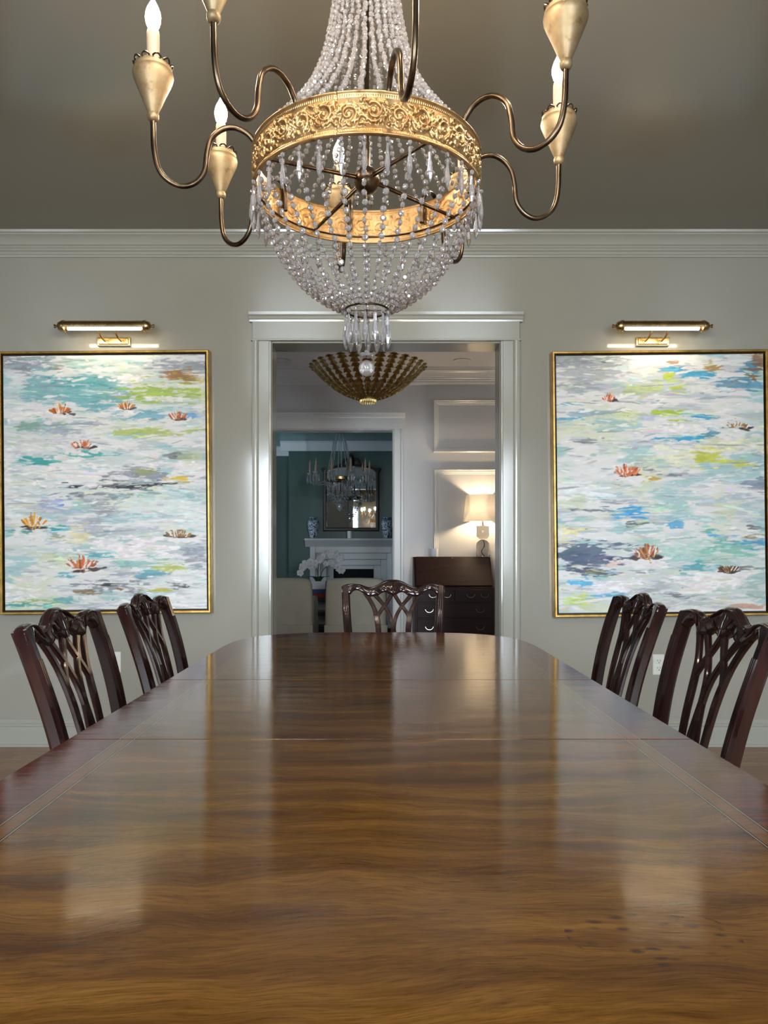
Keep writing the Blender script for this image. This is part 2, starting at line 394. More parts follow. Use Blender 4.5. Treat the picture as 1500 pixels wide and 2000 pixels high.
def casing(name, x0, x1, z, yf, th, mt, back=True, left=True, cw=.104):
    """cased opening: jamb lining, stepped side casings, frieze and cap"""
    m = MB()
    m.box(x0-.02, x0, yf-.001, yf+th+.001, 0, z+.02); m.box(x1, x1+.02, yf-.001, yf+th+.001, 0, z+.02); m.box(x0, x1, yf-.001, yf+th+.001, z, z+.02)
    d = struct(m.build(name, mt, smooth=0, bevel=.002))
    sides = [(yf, -1)] + ([(yf+th, 1)] if back else [])
    for y, s in sides:
        for side, xe, sg in (('l', x0, -1), ('r', x1, 1)):
            pr = [(0,0),(.003,.016),(.012,.018),(.014,.022),(.070,.022),(.074,.030),(.080,.034),(.098,.036),(cw,.034),(cw,0)]
            m = MB(); m.prism([(xe+sg*(a+.002), y+s*b_) for a, b_ in pr], 0, z+.008, 'XY')
            m.build('side_casing', mt, d, smooth=25)
        m = MB(); a, b_ = x0-cw-.004, x1+cw+.004
        m.box(a, b_, min(y, y+s*.026), max(y, y+s*.026), z+.008, z+.118)
        m.box(a-.008, b_+.008, min(y, y+s*.036), max(y, y+s*.036), z+.006, z+.017)
        m.build('frieze', mt, d, smooth=0, bevel=.003)
        m = MB(); prof = [(0,0),(.030,0),(.032,.010),(.038,.014),(.042,.026),(.052,.034),(.056,.048),(0,.048)]
        m.prism([(y+s*p, z+.112+h) for p, h in prof], a-.016, b_+.016, 'YZ'); m.build('cap_moulding', mt, d, smooth=25)
    return d
casing('door_1', OX0, OX1, OZ, YW, TH, M_trim)

# ------------------------------------------------------------------ foyer and living room shells
m = MB(); m.box(XL-.15, LX0-.02, FY, FY+.15, 0, FH); m.box(LX1+.02, XR+.15, FY, FY+.15, 0, FH); m.box(LX0-.02, LX1+.02, FY, FY+.15, LZ+.02, FH)
struct(m.build('wall_foyer', M_fwall, smooth=0))
m = MB(); m.box(XL-.15, XL-.1, YW+TH, FY, 0, FH); struct(m.build('wall_foyer_left', M_fwall, smooth=0))
m = MB(); m.box(XR+.1, XR+.15, YW+TH, FY, 0, FH); struct(m.build('wall_foyer_right', M_fwall, smooth=0))
casing('door_2', LX0, LX1, LZ, FY, .15, M_ftrim, cw=.10)
m = MB(); crown(m, ('Y', FY, -1), FH, x0=XL-.1, x1=XR+.1, k=1.25); struct(m.build('trim_5', M_ftrim, smooth=25))
def panel(nm, x0, x1, z0, z1):               # picture-frame moulding: mitred ring of a stepped profile
    m = MB(); prof = [(0,0),(0,.016),(.010,.026),(.018,.018),(.028,.018),(.034,.012),(.046,.010),(.050,0)]
    R = []
    for ins, h in prof:
        R.append([(x0+ins, FY-h, z0+ins), (x1-ins, FY-h, z0+ins), (x1-ins, FY-h, z1-ins), (x0+ins, FY-h, z1-ins)])
    m.rings(R, True, False); struct(m.build(nm, M_ftrim, smooth=0))
px0 = (846-742)*FY/F
panel('trim_6', px0, 2.2, at(0, 884, FY).z, at(0, 781, FY).z)
panel('trim_7', px0, 2.2, .30, at(0, 916, FY).z)
m = MB(); m.prism([(FY-d, h*1.1) for d, h in BASE], LX1+.105, XR+.1, 'YZ'); struct(m.build('baseboard_foyer', M_ftrim, smooth=25))
# living room
m = MB(); m.box(XL-.15, XR+.15, BY, BY+.1, 0, LH); struct(m.build('wall_living', M_green, smooth=0))
m = MB(); m.box(XL-.15, XL-.1, FY+.15, BY, 0, LH); struct(m.build('wall_living_left', M_green, smooth=0))
m = MB(); m.box(XR+.1, XR+.15, FY+.15, BY, 0, LH); struct(m.build('wall_living_right', M_green, smooth=0))
CB = 10.60; cbx0, cbx1 = at(564, 0, CB).x, .52
m = MB(); m.box(cbx0, cbx1, CB, BY, 0, LH); struct(m.build('wall_chimney_breast', M_green, smooth=0))
LC = [(0,-.13),(.02,-.13),(.03,-.11),(.06,-.08),(.09,-.035),(.11,-.02),(.11,0),(0,0)]
m = MB(); crown(m, ('Y', CB, -1), LH, LC, cbx0-.11, cbx1+.11); crown(m, ('X', cbx0, -1), LH, LC, CB, BY)
struct(m.build('trim_8', M_white, smooth=25))
m = MB(); crown(m, ('Y', BY, -1), LH, LC, XL-.1, cbx0); struct(m.build('trim_9', M_white, smooth=25))

# ------------------------------------------------------------------ dining table
tab = thing('dining_table', 'long polished mahogany dining table with inlaid stringing and rounded ends', 'table', (0, 1.61, 0))
def half_w(y):
    a = abs(y)
    if a <= TL: return TW
    t = min(1, (a-TL)/TB); return TW*max(0, 1-t**TN)**(1/TN)
def top_section(y0, y1, name, label=None):
    ys = []
    end0, end1 = abs(y0+TL+TB) < 1e-6, abs(y1-TL-TB) < 1e-6
    n = 90
    for k in range(n+1):
        t = k/n
        if end1: t = math.sin(t*PI/2)
        if end0: t = 1-math.cos(t*PI/2)
        ys.append(y0+(y1-y0)*t)
    R = [(half_w(y), y) for y in ys]; Lf = [(-half_w(y), y) for y in reversed(ys)]
    poly = []
    for p in R+Lf:
        if not poly or (Vector(p)-Vector(poly[-1])).length > 1e-4: poly.append(p)
    if (Vector(poly[0])-Vector(poly[-1])).length < 1e-4: poly.pop()
    m = MB(); m.prism(poly, .738, .760, 'XY')
    return m.build(name, M_table, tab, smooth=30, bevel=.0007)
S1, S2 = .307, -.302
top_section(S1+.0016, TL+TB, 'end_section'); top_section(S2+.0016, S1-.0016, 'centre_leaf'); top_section(-TL-TB, S2-.0016, 'end_section')
m = MB()
ap = [(half_w(y)*.86, y*.93) for y in np.linspace(-TL-TB, TL+TB, 80)]
poly = ap[1:-1] + [(-x, y) for x, y in reversed(ap[1:-1])]
m.prism(poly, .665, .737, 'XY'); m.build('apron', M_chair, tab, smooth=30)
for yc in (-.80, .80):
    m = MB(); m.lathe([(.075,.30),(.085,.32),(.05,.36),(.045,.40),(.085,.46),(.10,.52),(.07,.57),(.05,.60),(.08,.63),(.09,.664)], (0,yc,0), 28)
    ped = m.build('pedestal', M_chair, tab, smooth=40)
    for k in range(4):
        a = k*PI/2; m = MB(); c_, s_ = math.cos(a), math.sin(a)
        path = spline([(.05,.36),(.12,.37),(.20,.27),(.27,.10),(.32,.045),(.35,.025)], 6)
        m.tube([(c_*p[0], yc+s_*p[0], p[1]) for p in [(v.x, v.y) for v in [Vector((q[0], q[1], 0)) for q in path]]], [.035-.013*i/len(path) for i in range(len(path))], 10)
        m.build('leg', M_chair, ped, smooth=60)

# ------------------------------------------------------------------ dining chairs
def yb(z): return -.205-.24*max(0, z-.45)-.02*math.sin(max(0, min(1, (z-.45)/.5))*PI)*-1
NB = Vector((0, 1, .24)).normalized()
def bp(u, v, wd=0):
    return Vector((u, yb(v)-.012*(1-(u/.25)**2)*max(0, min(1, (v-.5)/.3)), v)) + NB*wd
def ribbon(mb, pts, wid, th, n=8):
    P = spline([(p[0], p[1], 0) for p in pts], n); R = []
    for i, p in enumerate(P):
        d = (P[min(i+1, len(P)-1)]-P[max(i-1, 0)]).normalized(); nx, ny = -d.y, d.x
        wv = wid if not isinstance(wid, (list, tuple)) else float(np.interp(i/(len(P)-1), np.linspace(0, 1, len(wid)), wid))
        h, t, c = wv/2, th/2, min(wv, th)*.22
        ring = []
        for a, b in ((-h, -t+c), (-h+c, -t), (h-c, -t), (h, -t+c), (h, t-c), (h-c, t), (-h+c, t), (-h, t-c)):
            ring.append(bp(p.x+nx*a, p.y+ny*a, b))
        R.append(ring)
    mb.rings(R)
CT = 1247.0
def cy(y): return .951-(y-550)/CT
TOPC = [(0,550),(.020,551),(.0365,556),(.052,564),(.080,583),(.104,595),(.124,596),(.145,588),(.160,581),(.192,576),(.2165,577),(.240,581),(.252,588),(.258,600)]
BOTC = [(0,652),(.020,640),(.040,628),(.058,634),(.075,648),(.092,652),(.112,655),(.130,652),(.150,634),(.168,620),(.184,615),(.198,620),(.206,630),(.212,640),(.224,645),(.245,646),(.256,634)]
def smooth_curve(pts):
    P = spline([(a, b, 0) for a, b in pts], 8); return [p.x for p in P], [p.y for p in P]
TX, TY = smooth_curve(TOPC); BX, BYY = smooth_curve(BOTC)
def make_chair(label, loc, rz):
    t = thing('dining_chair', label, 'chair', loc, rz, 'carved dining chairs around the table')
    # crest rail
    m = MB(); R = []
    for k in range(-60, 61):
        u = .2555*k/60; a = abs(u)
        top, bot = cy(np.interp(a, TX, TY)), cy(np.interp(a, BX, BYY))
        mid, h = (top+bot)/2, (top-bot)/2; ring = []
        tt = .0135+.002*math.cos(a*60)+.002*max(0, (a-.19)/.06)
        for j in range(16):
            an = 2*PI*j/16; ca, sa = math.cos(an), math.sin(an)
            ring.append(bp(u, mid+h*math.copysign(abs(sa)**.6, sa), tt*math.copysign(abs(ca)**.7, ca)))
        R.append(ring)
    m.rings(R); crest = m.build('crest_rail', M_chair, t, smooth=50)
    m = MB()
    for s in (-1, 1):                         # leafy scrolls carved along the rail
        for w_ in (.0135, -.0125):
            def tb(pts, r0, r1=None):
                P = spline([(p[0], p[1], 0) for p in pts], 6); r1 = r1 or r0*.5
                m.tube([bp(s*p.x, cy(p.y), w_) for p in P], [r0+(r1-r0)*i/(len(P)-1) for i in range(len(P))], 6)
            tb([(.010,566),(.030,567),(.052,576),(.078,592),(.100,603),(.118,608)], .0042)
            tb([(.250,594),(.228,590),(.200,586),(.176,590),(.158,600),(.148,616),(.138,628)], .0044)
            tb([(.238,612),(.226,600),(.205,598),(.186,602)], .0036)
            tb([(.232,650),(.240,630),(.247,612),(.243,600)], .0045)
            tb([(.060,602),(.048,616),(.032,622),(.020,612)], .0036)
            tb([(.096,618),(.082,630),(.070,640)], .0036); tb([(.128,616),(.118,630),(.110,642)], .0040)
            for q in range(4): tb([(.076+q*.011, 588+q*5),(.082+q*.011, 596+q*4),(.080+q*.011, 606+q*3)], .0028)
            for q in range(3): tb([(.004+q*.007, 626-q*3),(.010+q*.010, 606-q*2),(.014+q*.013, 584+q*3)], .0038, .0026)
    for w_ in (.0145, -.0135):
        m.tube([bp(0, cy(y), w_) for y in (572, 590, 610, 630, 646)], [.003,.0055,.006,.005,.003], 8)
    m.build('carving', M_chair, crest, smooth=60)
    # posts with reeded fronts, continuing into splayed rear legs
    for s in (-1, 1):
        m = MB(); ribbon(m, [(s*.2375,.918),(s*.231,.80),(s*.222,.70),(s*.212,.60),(s*.202,.47),(s*.200,.40)], [.040,.040,.040,.041,.041,.040], .035, 5)
        for q in (-1, 0, 1):
            P = spline([(s*.234,.850,0),(s*.231,.80,0),(s*.222,.70,0),(s*.212,.60,0),(s*.203,.49,0)], 5)
            m.tube([bp(p.x+q*.0100, p.y, .0158) for p in P], .0042, 6)
        m.build('back_post', M_chair, t, smooth=40)
        m = MB(); R = []
        for z, y, h in ((.42,-.200,.020),(.30,-.205,.019),(.16,-.228,.018),(0,-.268,.017)):
            R.append([(s*.200-h, y-h, z),(s*.200+h, y-h, z),(s*.200+h, y+h, z),(s*.200-h, y+h, z)])
        m.rings(R); m.build('leg', M_chair, t, smooth=0, bevel=.003)
        m = MB(); m.box(s*.232-.024, s*.232+.024, .205, .253, 0, .42); m.build('leg', M_chair, t, smooth=0, bevel=.004)
        m = MB(); R = []
        for y, x in ((-.19,.200),(.22,.232)): R.append([(s*x-.009, y, .15),(s*x+.009, y, .15),(s*x+.009, y, .185),(s*x-.009, y, .185)])
        m.rings(R); m.build('stretcher', M_chair, t, smooth=0, bevel=.002)
    m = MB(); m.box(-.21, .21, .012, .030, .155, .185); m.build('stretcher', M_chair, t, smooth=0, bevel=.002)
    # pierced interlaced splat
    m = MB(); th = .013
    for s in (-1, 1):
        def R_(pts, wd): ribbon(m, [(s*u, cy(y)) for u, y in pts], wd, th, 6)
        R_([(.140,632),(.118,672),(.096,722),(.083,770),(.075,830),(.071,900),(.064,990),(.052,1080),(.040,1160)], [.024,.020,.020,.026,.028,.026,.024,.022,.022])
        R_([(.094,640),(.066,678),(.040,718),(.018,765),(.006,812),(.003,860)], [.022,.018,.017,.018,.020,.018])
        R_([(.006,640),(.030,690),(.056,732),(.074,768),(.080,800)], [.020,.018,.018,.018,.014])
        R_([(.004,840),(.016,930),(.030,1010),(.046,1080),(.050,1120)], [.014,.014,.014,.012,.010])
    ribbon(m, [(0,cy(800)),(0,cy(900)),(0,cy(1000)),(0,cy(1080)),(0,cy(1160))], [.020,.026,.024,.024,.030], th, 6)
    m.prism([(-.075,.462),(.075,.462),(.060,.495),(-.060,.495)], yb(.475)-.008, yb(.475)+.014, 'XZ')
    m.build('splat', M_chair, t, smooth=35)
    # seat
    m = MB()
    def trap(z0, z1, g):
        R = []
        for z in (z0, z1):
            R.append([(-.222-g, -.222-g, z),(.222+g, -.222-g, z),(.258+g, .258+g, z),(-.258-g, .258+g, z)])
        m.rings(R)
    trap(.375, .445, 0); m.build('seat_rail', M_chair, t, smooth=0, bevel=.004)
    m = MB(); R = []
    for z, g in ((.440,-.012),(.455,-.010),(.468,-.022),(.476,-.06),(.479,-.13)):
        R.append([(-.222-g, -.195-g*.8, z),(.222+g, -.195-g*.8, z),(.258+g, .258+g, z),(-.258-g, .258+g, z)])
    m.rings(R); m.build('seat', M_seat, t, smooth=60)
    return t
c0 = make_chair('dark carved dining chair at the head of the table, standing in the doorway', (.066, 3.40, 0), PI)
for lab, loc, rz in (
    ('dark carved chair on the left side of the table, the larger, nearer one', (-.484, 1.875, 0), -PI/2+.055),
    ('dark carved chair left of the table, the farther one, before the painting corner', (-.485, 2.53, 0), -PI/2+.03),
    ('dark carved chair on the right side of the table, cut by the photo edge', (.556, 1.875, 0), PI/2-.015),
    ('dark carved chair right of the table, the farther one, standing nearer the doorway', (.572, 2.56, 0), PI/2-.04)):
    c = copy_tree(c0); c.location = loc; c.rotation_euler = (0, 0, rz); c['label'] = lab

# ------------------------------------------------------------------ paintings
def vnoise(nx, ny, fx, fy, rng, oct=4):
    out = np.zeros((ny, nx)); amp, tot = 1.0, 0
    for o in range(oct):
        gx, gy = max(2, int(fx*2**o)), max(2, int(fy*2**o)); g = rng.random((gy+2, gx+2))
        X = np.linspace(0, gx, nx); Y = np.linspace(0, gy, ny); xi = np.clip(X.astype(int), 0, gx); yi = np.clip(Y.astype(int), 0, gy)
        fx_, fy_ = X-xi, Y-yi; fx_ = fx_*fx_*(3-2*fx_); fy_ = fy_*fy_*(3-2*fy_)
        a = g[np.ix_(yi, xi)]; b = g[np.ix_(yi, xi+1)]; c = g[np.ix_(yi+1, xi)]; d = g[np.ix_(yi+1, xi+1)]
        out += amp*((a*(1-fx_)+b*fx_)*(1-fy_)[:, None]+(c*(1-fx_)+d*fx_)*fy_[:, None]); tot += amp; amp *= .55
    return out/tot
W_ = (232, 228, 226)
LEFT = [
 (120,350,200,60,(120,130,140),.7),(500,330,250,40,(165,195,185),.7),(250,390,70,22,W_,.9),(330,375,50,14,(130,100,80),.7),
 (470,510,440,120,(116,172,176),.8),(450,470,150,40,(84,158,164),.7),(640,560,200,60,(104,164,170),.6),(900,440,150,45,(188,198,178),.6),(870,455,135,20,W_,.95),
 (1150,385,150,60,(130,140,150),.7),(1170,435,105,28,(156,112,62),.95),(1060,540,240,70,(160,186,72),.85),(1100,500,150,12,W_,.8),
 (1080,580,120,13,W_,.95),(1230,640,60,14,W_,.9),(900,670,260,45,(108,164,180),.75),(1000,790,290,30,(165,182,78),.75),(1230,695,60,14,(110,160,210),.85),
 (280,680,200,26,W_,.95),(220,740,120,40,(120,165,140),.85),(420,770,200,45,(150,155,165),.75),(200,850,200,60,(215,215,210),.7),
 (560,920,170,24,(64,158,150),.85),(620,890,160,24,W_,.7),(200,970,80,22,(60,158,154),.95),(450,1050,320,60,(235,228,222),.85),(880,1060,190,60,(130,135,145),.75),
 (800,1130,215,30,(46,48,56),.97),(700,1110,120,30,(110,115,125),.6),(900,1030,90,14,(150,160,74),.7),(1060,990,120,35,(235,225,225),.95),
 (1090,1080,72,22,(222,186,62),.95),(1110,940,80,22,(90,90,90),.7),(1200,950,80,30,(190,200,150),.6),(850,1165,190,12,W_,.97),(800,1195,250,24,(110,150,150),.75),
 (480,1190,130,18,(90,95,105),.7),(290,1230,100,40,(150,165,210),.65),(370,1240,32,12,(100,140,220),.85),(620,1250,100,90,(150,150,160),.65),
 (560,1370,90,90,(168,168,178),.65),(1000,1250,250,80,(205,225,220),.65),(100,1420,110,20,(60,148,130),.8),(300,1410,80,28,(60,156,168),.9),
 (330,1445,70,22,(130,140,90),.6),(480,1460,60,50,(228,214,164),.75),(800,1530,250,55,(235,226,226),.97),(600,1560,70,25,(80,158,168),.8),(300,1590,150,40,(188,198,152),.55),
 (1050,1640,120,40,(178,186,76),.8),(900,1620,200,30,(120,178,170),.7),(950,1690,100,30,(90,155,170),.8),(400,1700,70,28,(80,158,178),.8),
 (1230,1620,70,80,(130,135,150),.65),(650,1760,210,35,(110,115,125),.7),(640,1755,90,12,(50,55,60),.9),(1100,1765,70,18,(70,70,75),.85),
 (1040,1740,90,22,(215,220,220),.85),(500,1800,60,18,(130,105,70),.85),(720,1785,40,10,(120,90,60),.85),(960,1790,80,16,(190,180,70),.85),
 (420,1850,80,25,(90,158,164),.75),(120,1885,150,22,(60,152,150),.85),(200,1860,150,10,(150,178,92),.75),(150,1820,120,50,(235,230,228),.85),(1000,1870,250,35,(226,228,226),.85),
 (60,560,60,160,(222,224,222),.6),(1270,560,30,120,(222,220,205),.6),(40,1100,40,250,(228,228,226),.7),(1200,1380,80,50,(215,225,222),.7)]
LF = [(365,640,85,66,(196,100,44)),(790,620,62,52,(206,120,52)),(1120,690,64,48,(192,92,40)),(505,865,80,52,(200,104,66)),(195,1350,88,86,(222,150,40)),(1120,1435,90,46,(146,108,62)),(500,1620,105,90,(192,100,58))]
RIGHT = [
 (300,350,200,40,(130,135,140),.7),(420,345,60,10,(60,60,65),.8),(300,430,200,70,(165,170,175),.65),(230,520,150,40,(150,158,165),.65),
 (860,390,60,18,(80,158,196),.95),(1060,435,92,16,(70,158,192),.97),(1090,375,50,28,(160,126,72),.85),(860,355,50,14,(160,125,100),.8),
 (1270,490,110,45,(95,148,172),.95),(1370,400,50,50,(90,140,162),.95),(1420,350,40,60,(130,92,64),.8),(1385,465,35,14,(140,80,50),.9),
 (850,440,28,16,(188,202,76),.95),(700,500,110,26,(205,214,130),.75),(905,520,45,22,(188,202,76),.9),(620,540,60,12,(190,204,100),.7),
 (210,600,70,18,(100,168,190),.85),(230,580,100,12,(230,215,175),.7),(340,680,190,32,(140,168,184),.75),(250,700,120,14,(90,168,202),.8),
 (590,680,70,50,(215,224,158),.75),(830,668,112,15,(168,192,66),.95),(1010,690,112,15,(70,162,206),.95),(860,705,70,12,(188,198,96),.85),
 (720,700,80,20,(180,188,212),.7),(900,770,210,30,W_,.95),(790,825,122,15,(65,158,202),.97),(1020,830,25,28,(60,158,202),.95),(1090,800,70,28,(80,140,164),.85),
 (300,840,90,14,(120,125,135),.7),(380,850,100,8,(110,115,125),.7),(700,860,160,20,(190,195,205),.65),(950,930,250,60,(232,232,192),.65),
 (1070,945,90,42,(192,196,72),.9),(1280,985,60,20,(202,202,88),.85),(1200,870,200,40,(228,228,178),.65),(1050,1020,60,14,(212,208,126),.75),
 (430,920,80,14,(180,212,190),.75),(210,1080,50,18,(170,212,194),.85),(720,1035,50,18,(110,115,125),.8),(810,1060,60,11,(110,120,130),.8),
 (700,1090,62,17,(196,162,66),.95),(500,1085,50,17,(130,110,90),.8),(520,1140,30,16,(232,204,164),.85),(1390,1110,90,60,(120,135,155),.75),
 (1280,1210,110,28,(180,195,205),.75),(300,1150,180,70,(235,238,242),.75),(550,1230,150,18,(170,175,185),.75),(580,1295,112,26,(72,160,212),.97),
 (380,1278,110,11,(100,110,120),.8),(820,1265,90,28,(160,198,184),.75),(600,1370,60,20,(180,204,162),.65),(570,1365,40,12,(90,110,110),.85),
 (850,1370,90,20,(92,164,202),.9),(1090,1410,60,15,(110,168,132),.85),(1130,1445,112,16,(82,162,202),.85),(1300,1490,122,16,(82,150,192),.9),
 (1330,1450,40,12,(160,114,64),.95),(1340,1390,45,20,(60,60,65),.6),(210,1410,60,26,(228,222,136),.75),(160,1450,60,80,(230,226,184),.55),
 (900,1540,300,90,(165,206,194),.75),(1200,1530,150,42,(122,182,166),.75),(340,1570,200,70,(86,100,124),.92),(230,1600,80,60,(72,86,110),.85),
 (440,1580,60,18,(62,76,104),.85),(350,1665,140,26,(72,82,100),.85),(350,1660,50,12,(120,105,80),.8),(450,1615,100,15,(228,204,196),.97),(700,1610,160,26,W_,.97),
 (1020,1640,90,28,(96,168,178),.93),(960,1615,20,8,W_,.95),(1250,1650,110,15,(60,60,55),.6),(280,1735,60,24,(92,178,220),.95),(450,1755,112,45,(232,230,236),.97),
 (620,1715,60,50,(235,235,240),.85),(1090,1735,192,55,(238,232,230),.97),(760,1760,120,40,(170,172,178),.75),(900,1825,50,13,(120,120,125),.85),
 (270,1840,110,40,(190,208,116),.85),(470,1820,112,15,(92,168,212),.85),(180,1890,40,18,(200,190,168),.75),(700,1870,200,40,(190,190,190),.65),(1300,1890,100,14,(200,152,128),.85),
 (1380,1750,80,80,(150,180,175),.65)]
RF = [(455,570,52,46,(200,96,56)),(1270,750,95,52,(146,104,62)),(565,1030,92,72,(212,106,64)),(690,1540,96,78,(156,86,54)),(1210,1650,76,50,(108,72,44))]
def paint(strokes, flowers, x0, x1, y0, y1, seed, nx=400, ny=500):
    rng = np.random.default_rng(seed)
    u = np.linspace(x0, x1, nx)[None, :]*np.ones((ny, 1)); v = np.linspace(y0, y1, ny)[:, None]*np.ones((1, nx))
    s1 = vnoise(nx, ny, 4, 26, rng, 4); s2 = vnoise(nx, ny, 7, 60, rng, 3); s3 = vnoise(nx, ny, 5, 7, rng, 5); s4 = vnoise(nx, ny, 40, 120, rng, 2); s5 = vnoise(nx, ny, 14, 150, rng, 2)
    col = np.ones((ny, nx, 3))*np.array((224, 223, 220.))
    def over(mask, c): col[:] = col*(1-mask[..., None])+np.array(c, float)*mask[..., None]
    over(np.clip((s1-.5)*4, 0, .6), (186, 202, 198)); over(np.clip((s2-.55)*5, 0, .5), (158, 170, 176)); over(np.clip((s3-.6)*6, 0, .5), (205, 214, 172))
    over(np.clip((vnoise(nx, ny, 5, 22, rng, 4)-.6)*6, 0, .55), (130, 182, 186))
    height = s2*.6+s4*.4
    warpx = (s1-.5)*160+(s3-.5)*120; warpy = (s3-.5)*46+(s2-.5)*26
    def stroke(cx, cy_, hw, hh, c, al):
        d = np.sqrt(((u+warpx*(hw/120)**.5-cx)/hw)**2+((v+warpy*(hh/35)**.5-cy_)/hh)**2)
        br = np.clip(((1.3 if al > .9 else 1.12)-d+(s2-.5)*1.7+(s4-.5)*1.2+(s5-.5)*1.6)*3.0, 0, 1)*al
        over(br, np.array(c, float)*(1+(s4[..., None]-.5)*.22)); return br
    for st in strokes: height[:] = height+stroke(*st)*.25*(s4-.3)
    # thin knife streaks of white and pale colour
    for k in range(130):
        cx, cy_ = rng.uniform(x0, x1), rng.uniform(y0, y1); hw, hh = rng.uniform(30, 130), rng.uniform(3, 8)
        c = [W_, (214, 216, 212), (186, 206, 204), (206, 210, 180), (150, 158, 165)][rng.integers(0, 5)]
        d = ((u+warpx*.4-cx)/hw)**2+((v+warpy*.5+(u-cx)*rng.uniform(-.12, .12)-cy_)/hh)**2
        br = np.clip((1.1-d+(s4-.5)*1.2)*2, 0, 1)*.8; over(br, c); height += br*.3
    # small broken dabs picking up the colour under them
    dx_, dy_ = (x1-x0)/nx, (y1-y0)/ny
    def dab(cx, cy_, hw, hh, ang, c, al):
        R = int(max(hw, hh)*1.3/dx_)+2; i0 = int((cx-x0)/dx_); j0 = int((cy_-y0)/dy_)
        sl = (slice(max(0, j0-R), min(ny, j0+R)), slice(max(0, i0-R), min(nx, i0+R)))
        uu, vv = u[sl]-cx, v[sl]-cy_; ca, sa = math.cos(ang), math.sin(ang)
        d = np.hypot((uu*ca+vv*sa)/hw, (-uu*sa+vv*ca)/hh)
        k = np.clip((1.1-d+(s4[sl]-.5)*1.5+(s2[sl]-.5)*.8)*2.5, 0, 1)*al
        col[sl] = col[sl]*(1-k[..., None])+np.array(c, float)*k[..., None]; height[sl] += k*(.12+.25*(s4[sl]-.5))
    for k in range(1500):
        cx, cy_ = rng.uniform(x0, x1), rng.uniform(y0, y1)
        j, i = min(ny-1, max(0, int((cy_-y0)/dy_+rng.normal()*6))), min(nx-1, max(0, int((cx-x0)/dx_+rng.normal()*14)))
        c = col[j, i]*rng.uniform(.86, 1.14)+rng.normal(size=3)*7
        if rng.random() < .22: c = np.array(W_)*rng.uniform(.93, 1.04)
        dab(cx, cy_, rng.uniform(10, 60), rng.uniform(2.5, 8), rng.normal()*.13, np.clip(c, 20, 245), rng.uniform(.45, .95))
    for (cx, cy_, hw, hh, c) in flowers:
        c = np.array(c, float); hh *= 1.25; hw *= 1.05
        for q in range(12): dab(cx+rng.uniform(-1.2, 1.2)*hw, cy_+hh*rng.uniform(.35, 1.0), hw*rng.uniform(.25, .6), hh*rng.uniform(.07, .2), rng.normal()*.15, np.array(W_)*rng.uniform(.94, 1.03), .9)
        for q in range(6): dab(cx+rng.uniform(-.8, .9)*hw, cy_+hh*rng.uniform(.2, .42), hw*rng.uniform(.2, .5), hh*rng.uniform(.06, .13), rng.normal()*.12, np.array((58, 48, 46.))*rng.uniform(.7, 1.4), .9)
        for q in range(8): dab(cx+rng.uniform(-.55, .55)*hw, cy_+hh*rng.uniform(-.12, .22), hw*rng.uniform(.14, .3), hh*rng.uniform(.1, .2), rng.normal()*.4, c*rng.uniform(.8, 1.15), .9)
        for q in range(34):
            o = rng.uniform(-.85, .85); Lp_ = hh*rng.uniform(.22, .48)*(1-.35*abs(o)); an = PI/2+o*.95+rng.normal()*.15
            cc = c*rng.uniform(.72, 1.22)
            if q % 4 == 1: cc = np.array((236, 226, 218.))
            if q % 7 == 2: cc = cc*.5+np.array((228, 186, 84.))*.5
            bx, by = cx+o*hw*.85, cy_+hh*(.12-.30*(1-abs(o))*rng.random())
            dab(bx, by, Lp_, hw*rng.uniform(.045, .085), an, np.clip(cc, 0, 250), .95)
    return np.clip(col, 0, 255), height
def painting_mat():
    m = bpy.data.materials.new('impasto_paint'); m.use_nodes = True; nt = m.node_tree; b = nt.nodes['Principled BSDF']
    a = nt.nodes.new('ShaderNodeVertexColor'); a.layer_name = 'paint'; nt.links.new(a.outputs['Color'], b.inputs['Base Color'])
    tc = nt.nodes.new('ShaderNodeTexCoord'); mp = nt.nodes.new('ShaderNodeMapping'); mp.inputs['Scale'].default_value = (3, 1, 14)
    n = nt.nodes.new('ShaderNodeTexNoise'); n.inputs['Scale'].default_value = 12; n.inputs['Detail'].default_value = 5; n.inputs['Distortion'].default_value = 1.5
    bp_ = nt.nodes.new('ShaderNodeBump'); bp_.inputs['Strength'].default_value = .35; bp_.inputs['Distance'].default_value = .004
    nt.links.new(tc.outputs['Object'], mp.inputs[0]); nt.links.new(mp.outputs[0], n.inputs['Vector']); nt.links.new(n.outputs['Fac'], bp_.inputs['Height']); nt.links.new(bp_.outputs[0], b.inputs['Normal'])
    b.inputs['Roughness'].default_value = .5
    return m
M_paint = painting_mat()
